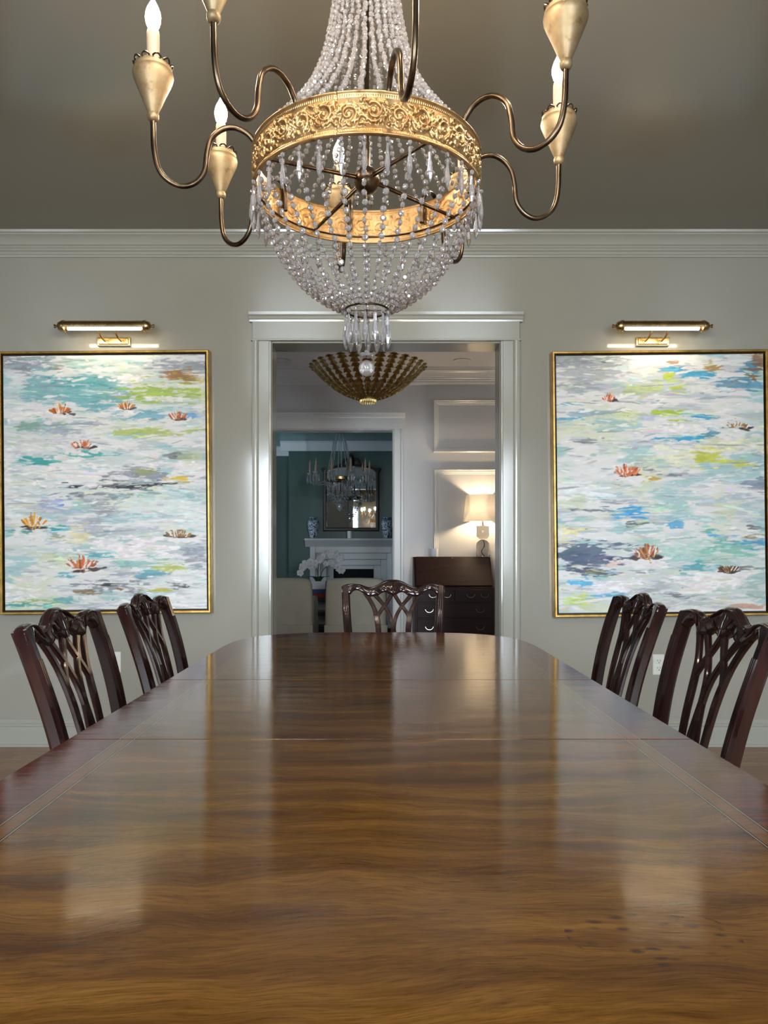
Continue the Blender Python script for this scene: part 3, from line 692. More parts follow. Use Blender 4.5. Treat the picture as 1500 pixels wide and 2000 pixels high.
def picture(label, xc, zc, wd, ht, tilt, data, seed):
    t = thing('framed_painting', label, 'painting', (xc, YW, zc), 0, 'water lily paintings either side of the doorway')
    t.rotation_euler = (0, -tilt, 0)
    fw, dp = .014, .062
    m = MB(); R = []                          # L-shaped gilt floater frame as a mitred ring
    for ins, y in ((0, -.004), (0, -dp), (.003, -dp-.003), (fw-.003, -dp-.003), (fw, -dp), (fw, -.030)):
        R.append([(-wd/2+ins, y, -ht/2+ins), (wd/2-ins, y, -ht/2+ins), (wd/2-ins, y, ht/2-ins), (-wd/2+ins, y, ht/2-ins)])
    m.rings(R, True, False); m.build('frame', M_frame, t, smooth=0)
    m = MB(); m.box(-wd/2+fw*.5, wd/2-fw*.5, -.031, -.004, -ht/2+fw*.5, ht/2-fw*.5); m.build('backing', M_gap, t, smooth=0)
    g = fw+.009; cw, chh = wd-2*g, ht-2*g; nx, ny = 400, 500
    col, hgt = paint(*data, seed, nx, ny)
    X = np.linspace(-cw/2, cw/2, nx)[None, :]*np.ones((ny, 1)); Z = np.linspace(chh/2, -chh/2, ny)[:, None]*np.ones((1, nx))
    hg = (hgt-hgt.min())/(hgt.max()-hgt.min()); Yv = -.052-.004*hg
    V = np.stack([X, Yv, Z], -1).reshape(-1, 3); idx = np.arange(nx*ny).reshape(ny, nx)
    Fq = np.stack([idx[1:, :-1], idx[1:, 1:], idx[:-1, 1:], idx[:-1, :-1]], -1).reshape(-1, 4)
    edge = list(idx[0, :]) + list(idx[1:, -1]) + list(idx[-1, -2::-1]) + list(idx[-2:0:-1, 0])
    n0 = len(V); back = V[edge].copy(); back[:, 1] = -.031; V = np.concatenate([V, back])
    faces = [tuple(int(i) for i in f) for f in Fq]; k = len(edge)
    faces += [(int(edge[i]), int(n0+i), int(n0+(i+1) % k), int(edge[(i+1) % k])) for i in range(k)]
    me = bpy.data.meshes.new('canvas'); me.from_pydata(V.tolist(), [], faces); me.materials.append(M_paint)
    ca = me.color_attributes.new('paint', 'FLOAT_COLOR', 'POINT')
    c = col.reshape(-1, 3)/255; c = np.where(c <= .04045, c/12.92, ((c+.055)/1.055)**2.4); c = np.concatenate([c, c[edge]])
    ca.data.foreach_set('color', np.concatenate([c, np.ones((len(c), 1))], 1).astype(np.float32).ravel())
    me.polygons.foreach_set('use_smooth', [True]*len(me.polygons)); me.update()
    o = bpy.data.objects.new('canvas', me); COL.objects.link(o); o.parent = t
picture('gold framed abstract of orange lilies on teal water, left of the doorway', -1.524, 1.476, 1.165, 1.456, .0085, (LEFT, LF, 5, 1297, 300, 1912), 3)
picture('gold framed pale abstract with bright blue dashes and lilies, right of the doorway', 1.558, 1.470, 1.195, 1.472, .011, (RIGHT, RF, 125, 1440, 303, 1920), 8)

# ------------------------------------------------------------------ picture lights
def picture_light(label, xc):
    t = thing('picture_light', label, 'picture light', (xc, YW, 2.31), 0, 'brass picture lights above the paintings')
    yc, r, L = -.157, .029, .212
    m = MB(); R = []                          # tubular hood, open slot along the lower front
    for x in (-L, -L*.5, 0, L*.5, L):
        ring = []
        for k in range(25):
            a = math.radians(-24+234*k/24)   # slot faces down and slightly to the room
            ring.append((x, yc-r*math.cos(a), r*math.sin(a)))
        for k in range(24, -1, -1):
            a = math.radians(-24+234*k/24); ring.append((x, yc-(r-.002)*math.cos(a), (r-.002)*math.sin(a)))
        R.append(ring)
    m.rings(R, True, True); m.build('hood', M_brass, t, smooth=35)
    for s in (-1, 1):
        m = MB(); m.lathe([(r*.99, s*L),(r+.003, s*(L+.002)),(r+.003, s*(L+.012)),(r, s*(L+.014)),(r*.95, s*(L+.022)),(r*.75, s*(L+.034)),(r*.4, s*(L+.040)),(.007, s*(L+.041)),(.007, s*(L+.050)),(.011, s*(L+.052)),(.011, s*(L+.058)),(.004, s*(L+.060))], (0, yc, 0), 20, 'X')
        m.build('end_cap', M_brass, t, smooth=45)
    m = MB(); m.lathe([(.003,-L+.012),(.011,-L+.014),(.011,L-.014),(.003,L-.012)], (0, yc+.001, -.010), 14, 'X'); m.build('bulb_tube', M_tube, t, smooth=40)
    m = MB(); m.box(-.093, .093, -.018, -.0, -.068, -.018); m.box(-.083, .083, -.026, -.018, -.060, -.026); m.build('wall_plate', M_brass, t, smooth=0, bevel=.003)
    for s in (-1, 1):
        m = MB(); m.tube([(s*.045, -.02, -.043), (s*.045, -.08, -.036), (s*.045, yc+.024, -.012)], .006, 8); m.build('bracket', M_brass, t, smooth=60)
    l = area('picture_light_glow', (0, yc+.003, -.0222), (math.radians(36), 0, 0), .40, .012, .48, (1., .80, .50)); l.parent = t
    return t
picture_light('brass tube picture light over the teal painting, left of the doorway', -1.49)
picture_light('brass tube picture light over the pale blue-dashed painting, right of the doorway', 1.527)

# ------------------------------------------------------------------ outlets
def outlet(label, px, py):
    p = at(px, py, YW); t = thing('wall_outlet', label, 'outlet', (p.x, YW, p.z), 0, 'duplex wall outlets')
    m = MB(); R = []
    for ins, y in ((0,0),(0,-.003),(.004,-.006)): R.append([(-.033+ins,y,-.058+ins),(.033-ins,y,-.058+ins),(.033-ins,y,.058-ins),(-.033+ins,y,.058-ins)])
    m.rings(R); m.build('cover_plate', M_outlet, t, smooth=0)
    for s in (-1, 1):
        m = MB(); m.box(-.017, .017, -.0085, -.006, s*.0205-.0155, s*.0205+.0155); r = m.build('receptacle', M_outlet, t, smooth=0, bevel=.003)
        m = MB(); z = s*.0205
        m.box(-.0085,-.0062,-.0092,-.0084,z-.001,z+.008); m.box(.0062,.0085,-.0092,-.0084,z-.001,z+.008); m.box(-.0025,.0025,-.0092,-.0084,z-.011,z-.006)
        m.build('slots', M_slot, r, smooth=0)
    return t
outlet('white duplex outlet on the wall behind the left-hand chairs', 225, 1293)
outlet('white duplex outlet on the wall behind the right-hand chairs', 1286, 1298)

# ------------------------------------------------------------------ crystal chandelier
XC, YC = -.029, 1.63
ch = thing('chandelier', 'large crystal chandelier with embossed gold band and eight candle arms', 'chandelier', (XC, YC, HC))
def cz(z): return z-HC
RB, ZB, ZT = .247, 1.868, 1.952
def band_relief():
    n_u, nt_, panels = 190, 56, 8
    Lp = 2*PI*RB/panels; H = ZT-ZB
    s = np.linspace(0, Lp, n_u, endpoint=False)[None, :]*np.ones((nt_, 1)); t = np.linspace(0, H, nt_)[:, None]*np.ones((1, n_u))
    hgt = np.zeros((nt_, n_u))
    def strokeline(pts, w0, w1, amp):
        P = [np.array(p) for p in pts]
        for i in range(len(P)-1):
            a, b = P[i], P[i+1]; ab = b-a; L2 = (ab**2).sum()+1e-12
            for off in (-Lp, 0, Lp):
                k = np.clip(((s+off-a[0])*ab[0]+(t-a[1])*ab[1])/L2, 0, 1); d = np.hypot(s+off-a[0]-k*ab[0], t-a[1]-k*ab[1])
                ww = w0+(w1-w0)*(i+k)/max(1, len(P)-1); hgt[:] = np.maximum(hgt, amp*np.sqrt(np.clip(1-(d/ww)**2, 0, 1))*(.55+.45*ww/w0))
    def sp(cx, c_, r0, a0, turns, sg, n=26):
        return [(cx+r0*(1-.78*k/n)*math.cos(a0+sg*turns*2*PI*k/n), c_+r0*(1-.78*k/n)*math.sin(a0+sg*turns*2*PI*k/n)) for k in range(n+1)]
    rng = random.Random(4); amp = 1
    def leaf(x, y, a, L_, curl, w0):          # curling acanthus lobe
        P = []; 
        for k in range(7):
            P.append((x, y)); x += L_/6*math.cos(a); y += L_/6*math.sin(a); a += curl/6
        strokeline(P, w0, w0*.25, amp*rng.uniform(.75, 1))
    stem = [(Lp*k/60, H/2+.017*math.sin(2*PI*2*k/60)) for k in range(61)]
    strokeline(stem, .0030, .0030, .8)
    for q in range(4):
        cx, up = Lp*(q+.5)/4, (1 if q % 2 == 0 else -1); c_ = H/2-.002*up
        strokeline(sp(cx, c_, .0175, -PI/2*up+.4, 1.2, up), .0034, .0022, amp)
        strokeline([(cx-.0006, c_), (cx+.0006, c_)], .0044, .0044, amp)
        for k in range(7):
            a = 2*PI*k/7+.3*q; x, y = cx+.0165*math.cos(a), c_+.0165*math.sin(a)
            leaf(x, y, a+up*.6, rng.uniform(.012, .018), up*rng.uniform(1.6, 2.6), .0036)
            leaf(x, y, a-up*.1, rng.uniform(.009, .013), -up*rng.uniform(1.0, 2.0), .0028)
        for k in range(4):
            leaf(Lp*q/4+rng.uniform(-.004, .004), H/2+(k-1.5)*.014, rng.uniform(0, 2*PI), rng.uniform(.012, .018), rng.uniform(-2.6, 2.6), .0036)
    inside = (t > .0125) & (t < H-.0125); hgt = np.where(inside, hgt, 0)
    bead = .5*np.sqrt(np.clip(1-((t-.010)/.0016)**2, 0, 1))*(.6+.4*np.cos(s*2*PI/(Lp/44))) + .5*np.sqrt(np.clip(1-((t-H+.010)/.0016)**2, 0, 1))*(.6+.4*np.cos(s*2*PI/(Lp/44)))
    rim = .9*np.sqrt(np.clip(1-((t-.003)/.003)**2, 0, 1)) + .9*np.sqrt(np.clip(1-((t-H+.003)/.003)**2, 0, 1)) + .45*np.sqrt(np.clip(1-((t-.0068)/.0012)**2, 0, 1))+.45*np.sqrt(np.clip(1-((t-H+.0068)/.0012)**2, 0, 1))
    hgt = np.maximum(hgt, np.maximum(bead, rim))
    seam = (s < Lp*.012)
    return hgt, seam, n_u, nt_, panels
hgt, seam, n_u, n_t, panels = band_relief()
m = MB(); vs, fs = [], []; N = n_u*panels
for j in range(n_t):
    z = ZB+(ZT-ZB)*j/(n_t-1)
    for i in range(N):
        a = 2*PI*i/N - PI/2 - .22; h = hgt[j, i % n_u]*.0052 + (-.0015 if seam[j, i % n_u] and i//n_u % 2 == 0 else 0); r = RB-.002+h
        vs.append((r*math.cos(a), r*math.sin(a), cz(z)))
for j in range(n_t):                          # inner face carries the embossing in reverse
    z = ZB+(ZT-ZB)*j/(n_t-1)
    for i in range(0, N):
        a = 2*PI*i/N - PI/2 - .22; r = RB-.0048+hgt[j, i % n_u]*.0012
        vs.append((r*math.cos(a), r*math.sin(a), cz(z)))
for j in range(n_t-1):
    for i in range(N):
        k = (i+1) % N; fs.append((j*N+i, j*N+k, (j+1)*N+k, (j+1)*N+i)); o_ = n_t*N; fs.append((o_+j*N+i, o_+(j+1)*N+i, o_+(j+1)*N+k, o_+j*N+k))
for i in range(N):
    k = (i+1) % N; o_ = n_t*N; fs.append((i, o_+i, o_+k, k)); T0 = (n_t-1)*N; fs.append((T0+i, T0+k, o_+T0+k, o_+T0+i))
m.add(vs, fs); m.build('band', M_gold, ch, smooth=60, fix=False, label='embossed gold band with leafy scrolls')
m = MB(); m.tube([((RB-.006)*math.cos(a), (RB-.006)*math.sin(a), cz(ZB+.016)) for a in np.linspace(0, 2*PI, 96, endpoint=False)], .0022, 6, True); m.build('support_hoop', M_bronze, ch, smooth=60)
# centre: stem, ball, spider rods
m = MB(); m.lathe([(.006,cz(2.62)),(.006,cz(1.99)),(.0075,cz(1.988)),(.0075,cz(1.935)),(.012,cz(1.93)),(.012,cz(1.918)),(.010,cz(1.915))], (0,0,0), 16); m.build('stem', M_bronze, ch, smooth=40)
m = MB(); m.lathe([(.004,cz(1.862)),(.006,cz(1.866)),(.006,cz(1.872)),(.004,cz(1.875)),(.014,cz(1.878)),(.023,cz(1.886)),(.028,cz(1.899)),(.0285,cz(1.906)),(.026,cz(1.917)),(.018,cz(1.928)),(.012,cz(1.932))], (0,0,0), 24); m.build('hub_ball', M_bronze, ch, smooth=50)
for a in (33, 123, 213, 303):
    a = math.radians(a); m = MB()
    for dz in (0, .006): m.tube([(.02*math.cos(a), .02*math.sin(a), cz(1.905+dz)), ((RB-.006)*math.cos(a), (RB-.006)*math.sin(a), cz(1.884+dz*.3))], .0032, 8)
    m.build('spider_rod', M_bronze, ch, smooth=60)
m = MB(); m.lathe([(.052,cz(2.555)),(.056,cz(2.56)),(.056,cz(2.585)),(.066,cz(2.60)),(.066,cz(2.606)),(.03,cz(2.63)),(.008,cz(2.64))], (0,0,0), 28); m.build('crown_cap', M_gold, ch, smooth=40)
m = MB(); m.tube([(0,0,cz(2.63)),(0,0,cz(2.83))], .006, 10); m.lathe([(.065,0),(.06,-.012),(.03,-.03),(.008,-.036)], (0,0,0), 28); m.build('ceiling_canopy', M_bronze, ch, smooth=40)
# arms
ARM = [(.236,1.900),(.237,1.950),(.247,1.969),(.263,1.983),(.288,1.990),(.312,1.983),(.333,1.962),(.342,1.929),(.347,1.891),(.365,1.866),(.392,1.856),(.420,1.865),(.440,1.888),(.449,1.929),(.451,1.985)]
CUPP = [(.004,1.984),(.009,1.986),(.012,1.992),(.012,1.998),(.010,2.002),(.012,2.006),(.019,2.022),(.027,2.042),(.035,2.060),(.0405,2.074),(.0415,2.080),(.0405,2.086),(.0375,2.089),(.0385,2.092),(.0385,2.095),(.034,2.098),(.0345,2.101),(.030,2.104),(.012,2.105)]
BULB = [(.0055,2.174),(.0085,2.177),(.0125,2.184),(.0152,2.194),(.0160,2.202),(.0145,2.212),(.0110,2.222),(.0070,2.230),(.0035,2.237),(.0018,2.242),(.0008,2.246)]
m0 = None
arms = []
for k in range(8):
    a = math.radians(11+45*k)
    if k == 0:
        m = MB(); P = spline([(r, 0, z) for r, z in ARM], 7); m.tube([(p.x, 0, cz(p.z)) for p in P], .0058, 12)
        arm = m.build('candle_arm', M_bronze, ch, smooth=70)
        m = MB(); m.lathe([(r, cz(z)) for r, z in CUPP], (.451,0,0), 36); m.build('drip_cup', M_cup, arm, smooth=50)
        m = MB()
        for q in range(10):                   # dark scalloped bobeche edge
            a0 = 2*PI*q/10; pts = []
            for d in np.linspace(-.24, .24, 7):
                rr = .0365+.003*math.cos(d*6); pts.append((.451+rr*math.cos(a0+d), rr*math.sin(a0+d), cz(2.099+.006*math.cos(d*6.3))))
            m.tube(pts, .0020, 6)
        m.build('scalloped_rim', M_bronze, arm, smooth=60)
        m = MB(); m.lathe([(.0130,cz(2.104)),(.0135,cz(2.112)),(.0130,cz(2.13)),(.0134,cz(2.15)),(.0130,cz(2.168)),(.0118,cz(2.173)),(.006,cz(2.175))], (.451,0,0), 20); m.build('candle_sleeve', M_candle, arm, smooth=60)
        m = MB(); m.lathe([(r, cz(z)) for r, z in BULB], (.451,0,0), 16); m.build('bulb', M_bulb, arm, smooth=180)
        arms.append(arm)
    else:
        arm = copy_tree(arms[0], ch)
    arm.rotation_euler = (0, 0, a)
# crystals
rng = random.Random(11)
def bead(mb, c, r, yaw=None, tilt=None):
    yaw = rng.uniform(0, 2*PI) if yaw is None else yaw; tilt = rng.uniform(-.25, .25) if tilt is None else tilt
    M = Matrix.Rotation(yaw, 3, 'Z') @ Matrix.Rotation(PI/2+tilt, 3, 'X') @ Matrix.Rotation(rng.uniform(0, .4), 3, 'Z')
    vs, n = [], 8
    prof = ((-.58,.50,0),(-.34,.86,.5),(0,1.0,0),(.34,.86,.5),(.58,.50,0))
    for h, q, o in prof:
        for k in range(n):
            a = 2*PI*(k+o)/n; vs.append(Vector(c)+M @ Vector((q*r*math.cos(a), q*r*math.sin(a), h*r)))
    fs = []
    for i in range(4):
        for k in range(n):
            a, b = i*n+k, i*n+(k+1) % n
            if prof[i][2] == 0: fs += [(a, b, a+n), (b, b+n, a+n)]
            else: fs += [(a, b, b+n), (a, b+n, a+n)]
    fs.append(tuple(range(n-1,-1,-1))); fs.append(tuple(4*n+k for k in range(n)))
    mb.add(vs, fs)
def strand(name, prof, ang, spacing, r, parent, wire=True, jit=.0):
    P = spline([(p[0], 0, p[1]) for p in prof], 10)
    D = [0]
    for i in range(1, len(P)): D.append(D[-1]+(P[i]-P[i-1]).length)
    m = MB(); c_, s_ = math.cos(ang), math.sin(ang); d = spacing*.6+rng.uniform(0, spacing*.3)
    pts = [(p.x*c_, p.x*s_, cz(p.z)) for p in P]
    m.mi = 1; m.tube(pts[::4]+[pts[-1]], .00055, 4); m.mi = 0
    while d < D[-1]-spacing*.3:
        rr, zz = np.interp(d, D, [p.x for p in P]), np.interp(d, D, [p.z for p in P])
        a2 = ang+rng.uniform(-jit, jit)/max(rr, .03)
        bead(m, (rr*math.cos(a2), rr*math.sin(a2), cz(zz)), r*rng.uniform(.92, 1.06))
        d += spacing*rng.uniform(.95, 1.08)
    return m.build(name, [M_cryst, M_wire], parent, smooth=0)
UP = [(.052,2.558),(.058,2.42),(.070,2.30),(.090,2.19),(.108,2.135),(.128,2.092),(.160,2.045),(.200,1.995),(.238,1.955)]
LO = [(.243,1.866),(.232,1.825),(.222,1.80),(.190,1.738),(.146,1.682),(.094,1.643),(.049,1.622)]
for k in range(38): strand('upper_strand', UP, 2*PI*(k+.3)/38, .0130, .0065, ch, jit=.002)
for k in range(34): strand('lower_strand', LO, 2*PI*(k+.5)/34, .0160, .0068, ch, jit=.0015)
m = MB(); m.tube([(.0475*math.cos(a), .0475*math.sin(a), cz(1.620)) for a in np.linspace(0, 2*PI, 40, endpoint=False)], .0024, 6, True)
m.tube([(-.0475,0,cz(1.62)),(.0475,0,cz(1.62))], .0014, 5); m.tube([(0,-.0475,cz(1.62)),(0,.0475,cz(1.62))], .0014, 5)
m.build('basket_ring', M_bronze, ch, smooth=60)
def prism_drop(name, x, y, ztop, length, r, parent):
    m = MB(); bead(m, (x, y, cz(ztop-.006)), .0052)
    z0 = ztop-.012; yaw = rng.uniform(0, PI)
    M = Matrix.Rotation(yaw, 3, 'Z')
    prof = [(.0006,0),(r*.38,-.003),(r*.55,-length*.30),(r*.95,-length*.62),(r,-length*.72),(r*.55,-length*.90),(.0005,-length)]
    m.lathe([(q, h) for q, h in prof], (x, y, cz(z0)), 6, 'Z', M)
    m.mi = 1; m.tube([(x, y, cz(ztop+.004)), (x, y, cz(z0-.002))], .0005, 4)
    return m.build(name, [M_cryst, M_wire], parent, smooth=0)
for k in range(36):
    a = 2*PI*k/36; rr = RB+.002; prism_drop('prism_drop', rr*math.cos(a), rr*math.sin(a), ZB-.002, .060, .0058, ch)
for k in range(14):
    a = 2*PI*(k+.4)/14; prism_drop('tail_drop', .0475*math.cos(a), .0475*math.sin(a), 1.617, .068, .0072, ch)
m = MB()                                      # flower rosette and facetted ball at the very bottom
m.mi = 1; m.tube([(0,0,cz(1.62)),(0,0,cz(1.508))], .0007, 4); m.mi = 0
for k in range(5):
    a = 2*PI*k/5; M = Matrix.Translation((.009*math.cos(a), .009*math.sin(a), cz(1.519))).to_3x3()
    m.lathe([(.001,-.004),(.006,-.003),(.0082,0),(.006,.003),(.001,.004)], (.009*math.cos(a), .009*math.sin(a), cz(1.522)), 8)
m.lathe([(.001,-.004),(.005,-.002),(.005,.002),(.001,.004)], (0,0,cz(1.530)), 8)
m.build('rosette', [M_cryst, M_wire], ch, smooth=0)
m = MB(); m.lathe([(.0175*math.sin(PI*max(.03, min(.97, i/14))), -.0175*math.cos(PI*max(.03, min(.97, i/14)))) for i in range(15)], (0,0,cz(1.493)), 24); m.build('crystal_ball', M_cryst, ch, smooth=180)

# ------------------------------------------------------------------ foyer: leaf bowl light
lc = at(719, 0, 5.4); leafl = thing('leaf_bowl_light', 'gilded leaf bowl ceiling light hanging in the foyer', 'ceiling light', (lc.x, 5.4, FH))
z0 = 1.09+(1078-779)*5.4/F-FH
PROF = [(.060,0),(.105,.010),(.175,.038),(.245,.078),(.310,.130),(.360,.178),(.400,.222),(.422,.236)]
def leaf_mesh(scale, width, lift):
    P = spline([(r*scale, 0, z*scale+lift) for r, z in PROF], 9); m = MB(); vs = []; n = len(P)
    for i, p in enumerate(P):
        t = i/(n-1); ser = 1-.55*((i*1.0) % 5)/4
        wd = width*(.30+.85*min(1, t*1.25))*ser*(1 if t < .88 else max(0.04, ((1-t)/.12)**.7))
        d = (P[min(i+1, n-1)]-P[max(i-1, 0)]).normalized(); nrm = Vector((-d.z, 0, d.x))
        for a, lft in ((-1, -.007), (-.5, 0), (0, .005), (.5, 0), (1, -.007)):
            vs.append(p+Vector((0, a*wd, 0))+nrm*lft+(d*.012*(abs(a)) if t < .97 else Vector()))
    fs = []
    for i in range(n-1):
        for k in range(4): fs.append((i*5+k, i*5+k+1, (i+1)*5+k+1, (i+1)*5+k))
    m.add(vs, fs); return m
leafs = []
for ring, (cnt, sc, wd, lift) in enumerate(((28, 1.0, .035, 0),)):
    for k in range(cnt):
        if k == 0:
            o = leaf_mesh(sc, wd, z0+lift).build('leaf', M_gilt2, leafl, smooth=50, fix=False); sd = o.modifiers.new('thickness', 'SOLIDIFY'); sd.thickness = .0018; base = o
        else:
            o = base.copy(); COL.objects.link(o)
        o.rotation_euler = (0, 0, 2*PI*(k+ring*.5)/cnt)
m = MB(); m.lathe([(.062,z0-.012),(.066,z0-.008),(.060,z0),(.066,z0+.008),(.055,z0+.014)], (0,0,0), 32)
for k in range(26):
    a = 2*PI*k/26; m.lathe([(.0065,z0-.004),(.0055,z0-.022),(.001,z0-.034)], (.058*math.cos(a), .058*math.sin(a), 0), 6)
m.build('collar', M_gilt2, leafl, smooth=40)
m = MB(); m.tube([(0,0,z0+.012),(0,0,-.02)], .010, 10); m.lathe([(.07,0),(.065,-.015),(.012,-.03)], (0,0,0), 28); m.lathe([(.05,z0+.01),(.058,z0+.014),(.01,z0+.02)], (0,0,0), 24); m.build('stem', M_gilt2, leafl, smooth=40)
for px, lab in ((548, 'round recessed ceiling light trim, left of the leaf bowl'), (903, 'round recessed ceiling light trim, right of the leaf bowl')):
    p = at(px, 704, (FH-CAM_H)*F/(1078-704)); t = thing('recessed_light', lab, 'ceiling light', (p.x, p.y, FH), 0, 'recessed lights in the foyer ceiling')
    m = MB(); m.lathe([(.058,.0),(.082,-.001),(.084,-.006),(.070,-.009),(.060,-.006)], (0,0,0), 32, caps=False); m.build('trim_ring', M_ftrim, t, smooth=40)
    m = MB(); m.lathe([(.060,-.001),(.060,-.004),(.02,-.005)], (0,0,0), 24); m.build('lens', M_fceil, t, smooth=40)

# ------------------------------------------------------------------ foyer: slant front desk
DX0, DX1, DF, DB = .312, 1.028, 6.66, 7.12
desk = thing('writing_desk', 'dark mahogany slant front desk with drawers against the foyer wall', 'desk', ((DX0+DX1)/2, 6.89, 0))
ox, oy = -(DX0+DX1)/2, -6.89
zt, zm = 1.043, .772
m = MB(); m.prism([(DF+oy, .10),(DB+oy, .10),(DB+oy, zt),(DB-.20+oy, zt),(DF+.012+oy, zm),(DF+oy, zm)], DX0+ox, DX1+ox, 'YZ'); m.build('body', M_desk, desk, smooth=0, bevel=.004)
sl = Vector((0, (DB-.20)-(DF+.012), zt-zm)).normalized(); nn = Vector((0, -sl.z, sl.y)); m = MB()
a = Vector((0, DF+.012+oy, zm))+sl*.012; b = Vector((0, DB-.20+oy, zt))-sl*.006
q = [a+nn*.001, b+nn*.001, b+nn*.012, a+nn*.012]
m.prism([(p.y, p.z) for p in q], DX0+ox+.018, DX1+ox-.018, 'YZ'); lid = m.build('slant_lid', M_desk, desk, smooth=0, bevel=.002)
m = MB(); p = b+nn*.0135-sl*.02; m.lathe([(.010,0),(.009,.002),(.002,.003)], (0, p.y, p.z), 14, 'Z', Matrix.Rotation(math.radians(50), 3, 'X')); m.build('key_escutcheon', M_brass, lid, smooth=40)
rows = [(.640,.752,2),(.500,.626,1),(.330,.486,1),(.140,.316,1)]
for z0_, z1_, cnt in rows:
    for k in range(cnt):
        x0 = DX0+ox+.02+(DX1-DX0-.04)*k/cnt+.003; x1 = DX0+ox+.02+(DX1-DX0-.04)*(k+1)/cnt-.003
        m = MB(); m.box(x0, x1, DF+oy-.010, DF+oy+.004, z0_, z1_); dr = m.build('drawer', M_desk, desk, smooth=0, bevel=.003)
        hs = [.25, .75] if cnt == 1 else [.5]
        for h in ([.16, .84] if cnt == 1 else [.42, .80]):
            xh, zh = x0+(x1-x0)*h, (z0_+z1_)/2+.012; m = MB(); yv = DF+oy-.010
            for s in (-1, 1): m.lathe([(.009,.0),(.007,-.006),(.003,-.012)], (xh+s*.034, yv, zh), 12, 'Y')
            m.tube([(xh+.034*math.cos(t_), yv-.012-.004*math.sin(t_), zh-.026*math.sin(t_)) for t_ in np.linspace(0, PI, 12)], .0024, 6)
            m.build('handle', M_silver, dr, smooth=50)
for sx in (DX0+ox+.03, DX1+ox-.03):
    for sy in (DF+oy+.03, DB+oy-.03):
        m = MB(); R = []
        for z, h in ((.10,.045),(.05,.036),(0,.028)): R.append([(sx-h*.6,sy-h*.6,z),(sx+h*.6,sy-h*.6,z),(sx+h*.6,sy+h*.6,z),(sx-h*.6,sy+h*.6,z)])
        m.rings(R); m.build('foot', M_desk, desk, smooth=0, bevel=.003)
# ------------------------------------------------------------------ table lamp on the desk
LY = 7.005; lp = at(943, 0, LY); lamp = thing('table_lamp', 'lit table lamp with clear glass base and white drum shade on the desk', 'lamp', (lp.x, LY, zt+.003))
m = MB(); m.lathe([(.004,.004),(.058,.004),(.062,.010),(.062,.105),(.056,.130),(.034,.152),(.016,.158),(.016,.162),(.034,.168),(.056,.190),(.060,.205),(.060,.285),(.058,.290),(.004,.290)], (0,0,0), 32)
m.build('glass_base', M_glass, lamp, smooth=50)
m = MB(); m.lathe([(.064,0),(.064,.004),(.002,.005)], (0,0,0), 28); m.build('foot_plate', M_brass, lamp, smooth=40)
m = MB(); m.tube(spline([(.01,0,.012),(-.008,.004,.05),(.010,0,.10),(0,0,.155)], 6), .003, 6); m.build('cord', M_cord, lamp, smooth=60)
m = MB(); m.lathe([(.012,.290),(.012,.300),(.007,.302),(.007,.345),(.013,.347),(.013,.385),(.002,.387)], (0,0,0), 16); m.build('socket', M_brass, lamp, smooth=40)
def shade_mat():
    m_ = bpy.data.materials.new('linen_shade'); m_.use_nodes = True; nt = m_.node_tree
    for n in list(nt.nodes):
        if n.type != 'OUTPUT_MATERIAL': nt.nodes.remove(n)
    out = [n for n in nt.nodes if n.type == 'OUTPUT_MATERIAL'][0]
    d = nt.nodes.new('ShaderNodeBsdfDiffuse'); t_ = nt.nodes.new('ShaderNodeBsdfTranslucent'); mx = nt.nodes.new('ShaderNodeMixShader'); mx.inputs[0].default_value = .82
    n = nt.nodes.new('ShaderNodeTexNoise'); n.inputs['Scale'].default_value = 120; r = nt.nodes.new('ShaderNodeValToRGB')
    r.color_ramp.elements[0].color = (.80,.78,.74,1); r.color_ramp.elements[1].color = (.88,.86,.82,1); nt.links.new(n.outputs['Fac'], r.inputs['Fac'])
    nt.links.new(r.outputs[0], d.inputs['Color']); nt.links.new(r.outputs[0], t_.inputs['Color'])
    nt.links.new(d.outputs[0], mx.inputs[1]); nt.links.new(t_.outputs[0], mx.inputs[2]); nt.links.new(mx.outputs[0], out.inputs['Surface'])
    return m_
m = MB(); z1 = 1.09-(1020-1078)*LY/F-zt; z2 = 1.09-(968-1078)*LY/F-zt
m.lathe([(.184,z1),(.158,z2)], (0,0,0), 48, caps=False); sh = m.build('shade', shade_mat(), lamp, smooth=60)
sd = sh.modifiers.new('thickness', 'SOLIDIFY'); sd.thickness = .0015
m = MB(); m.lathe([(.010,.388),(.020,.40),(.028,.43),(.020,.46),(.004,.47)], (0,0,0), 16); bl = m.build('bulb', mat('lit_lamp_bulb', (1,.9,.7), .4, emit=(1,.76,.48), estr=400), lamp, smooth=180)
m = MB()
for k in range(3): m.tube([(0,0,z2-.01),(.157*math.cos(k*2*PI/3), .157*math.sin(k*2*PI/3), z2-.004)], .002, 5)
m.build('shade_spider', M_brass, lamp, smooth=60)
# little white cup on the desk
p = at(848, 1087, 6.98); cup = thing('candle_holder', 'small white crown-topped candle holder at the left end of the desk', 'candle holder', (p.x, 6.98, zt))
m = MB(); R = []
n = 48
for r, z in ((.020,0),(.034,.004),(.038,.020),(.038,.055),(.040,.078)):
    R.append([(r*math.cos(2*PI*k/n), r*math.sin(2*PI*k/n), z+(.012*max(0, math.cos(6*2*PI*k/n)) if z > .07 else 0)) for k in range(n)])
for r, z in ((.036,.078),(.034,.020),(.002,.016)):
    R.append([(r*math.cos(2*PI*k/n), r*math.sin(2*PI*k/n), z+(.012*max(0, math.cos(6*2*PI*k/n)) if z > .07 else 0)) for k in range(n)])
m.rings(R); m.build('cup', M_pot, cup, smooth=50)
m = MB(); m.lathe([(.030,.018),(.030,.045),(.003,.047)], (0,0,0), 20); m.build('wax', M_candle, cup, smooth=40)

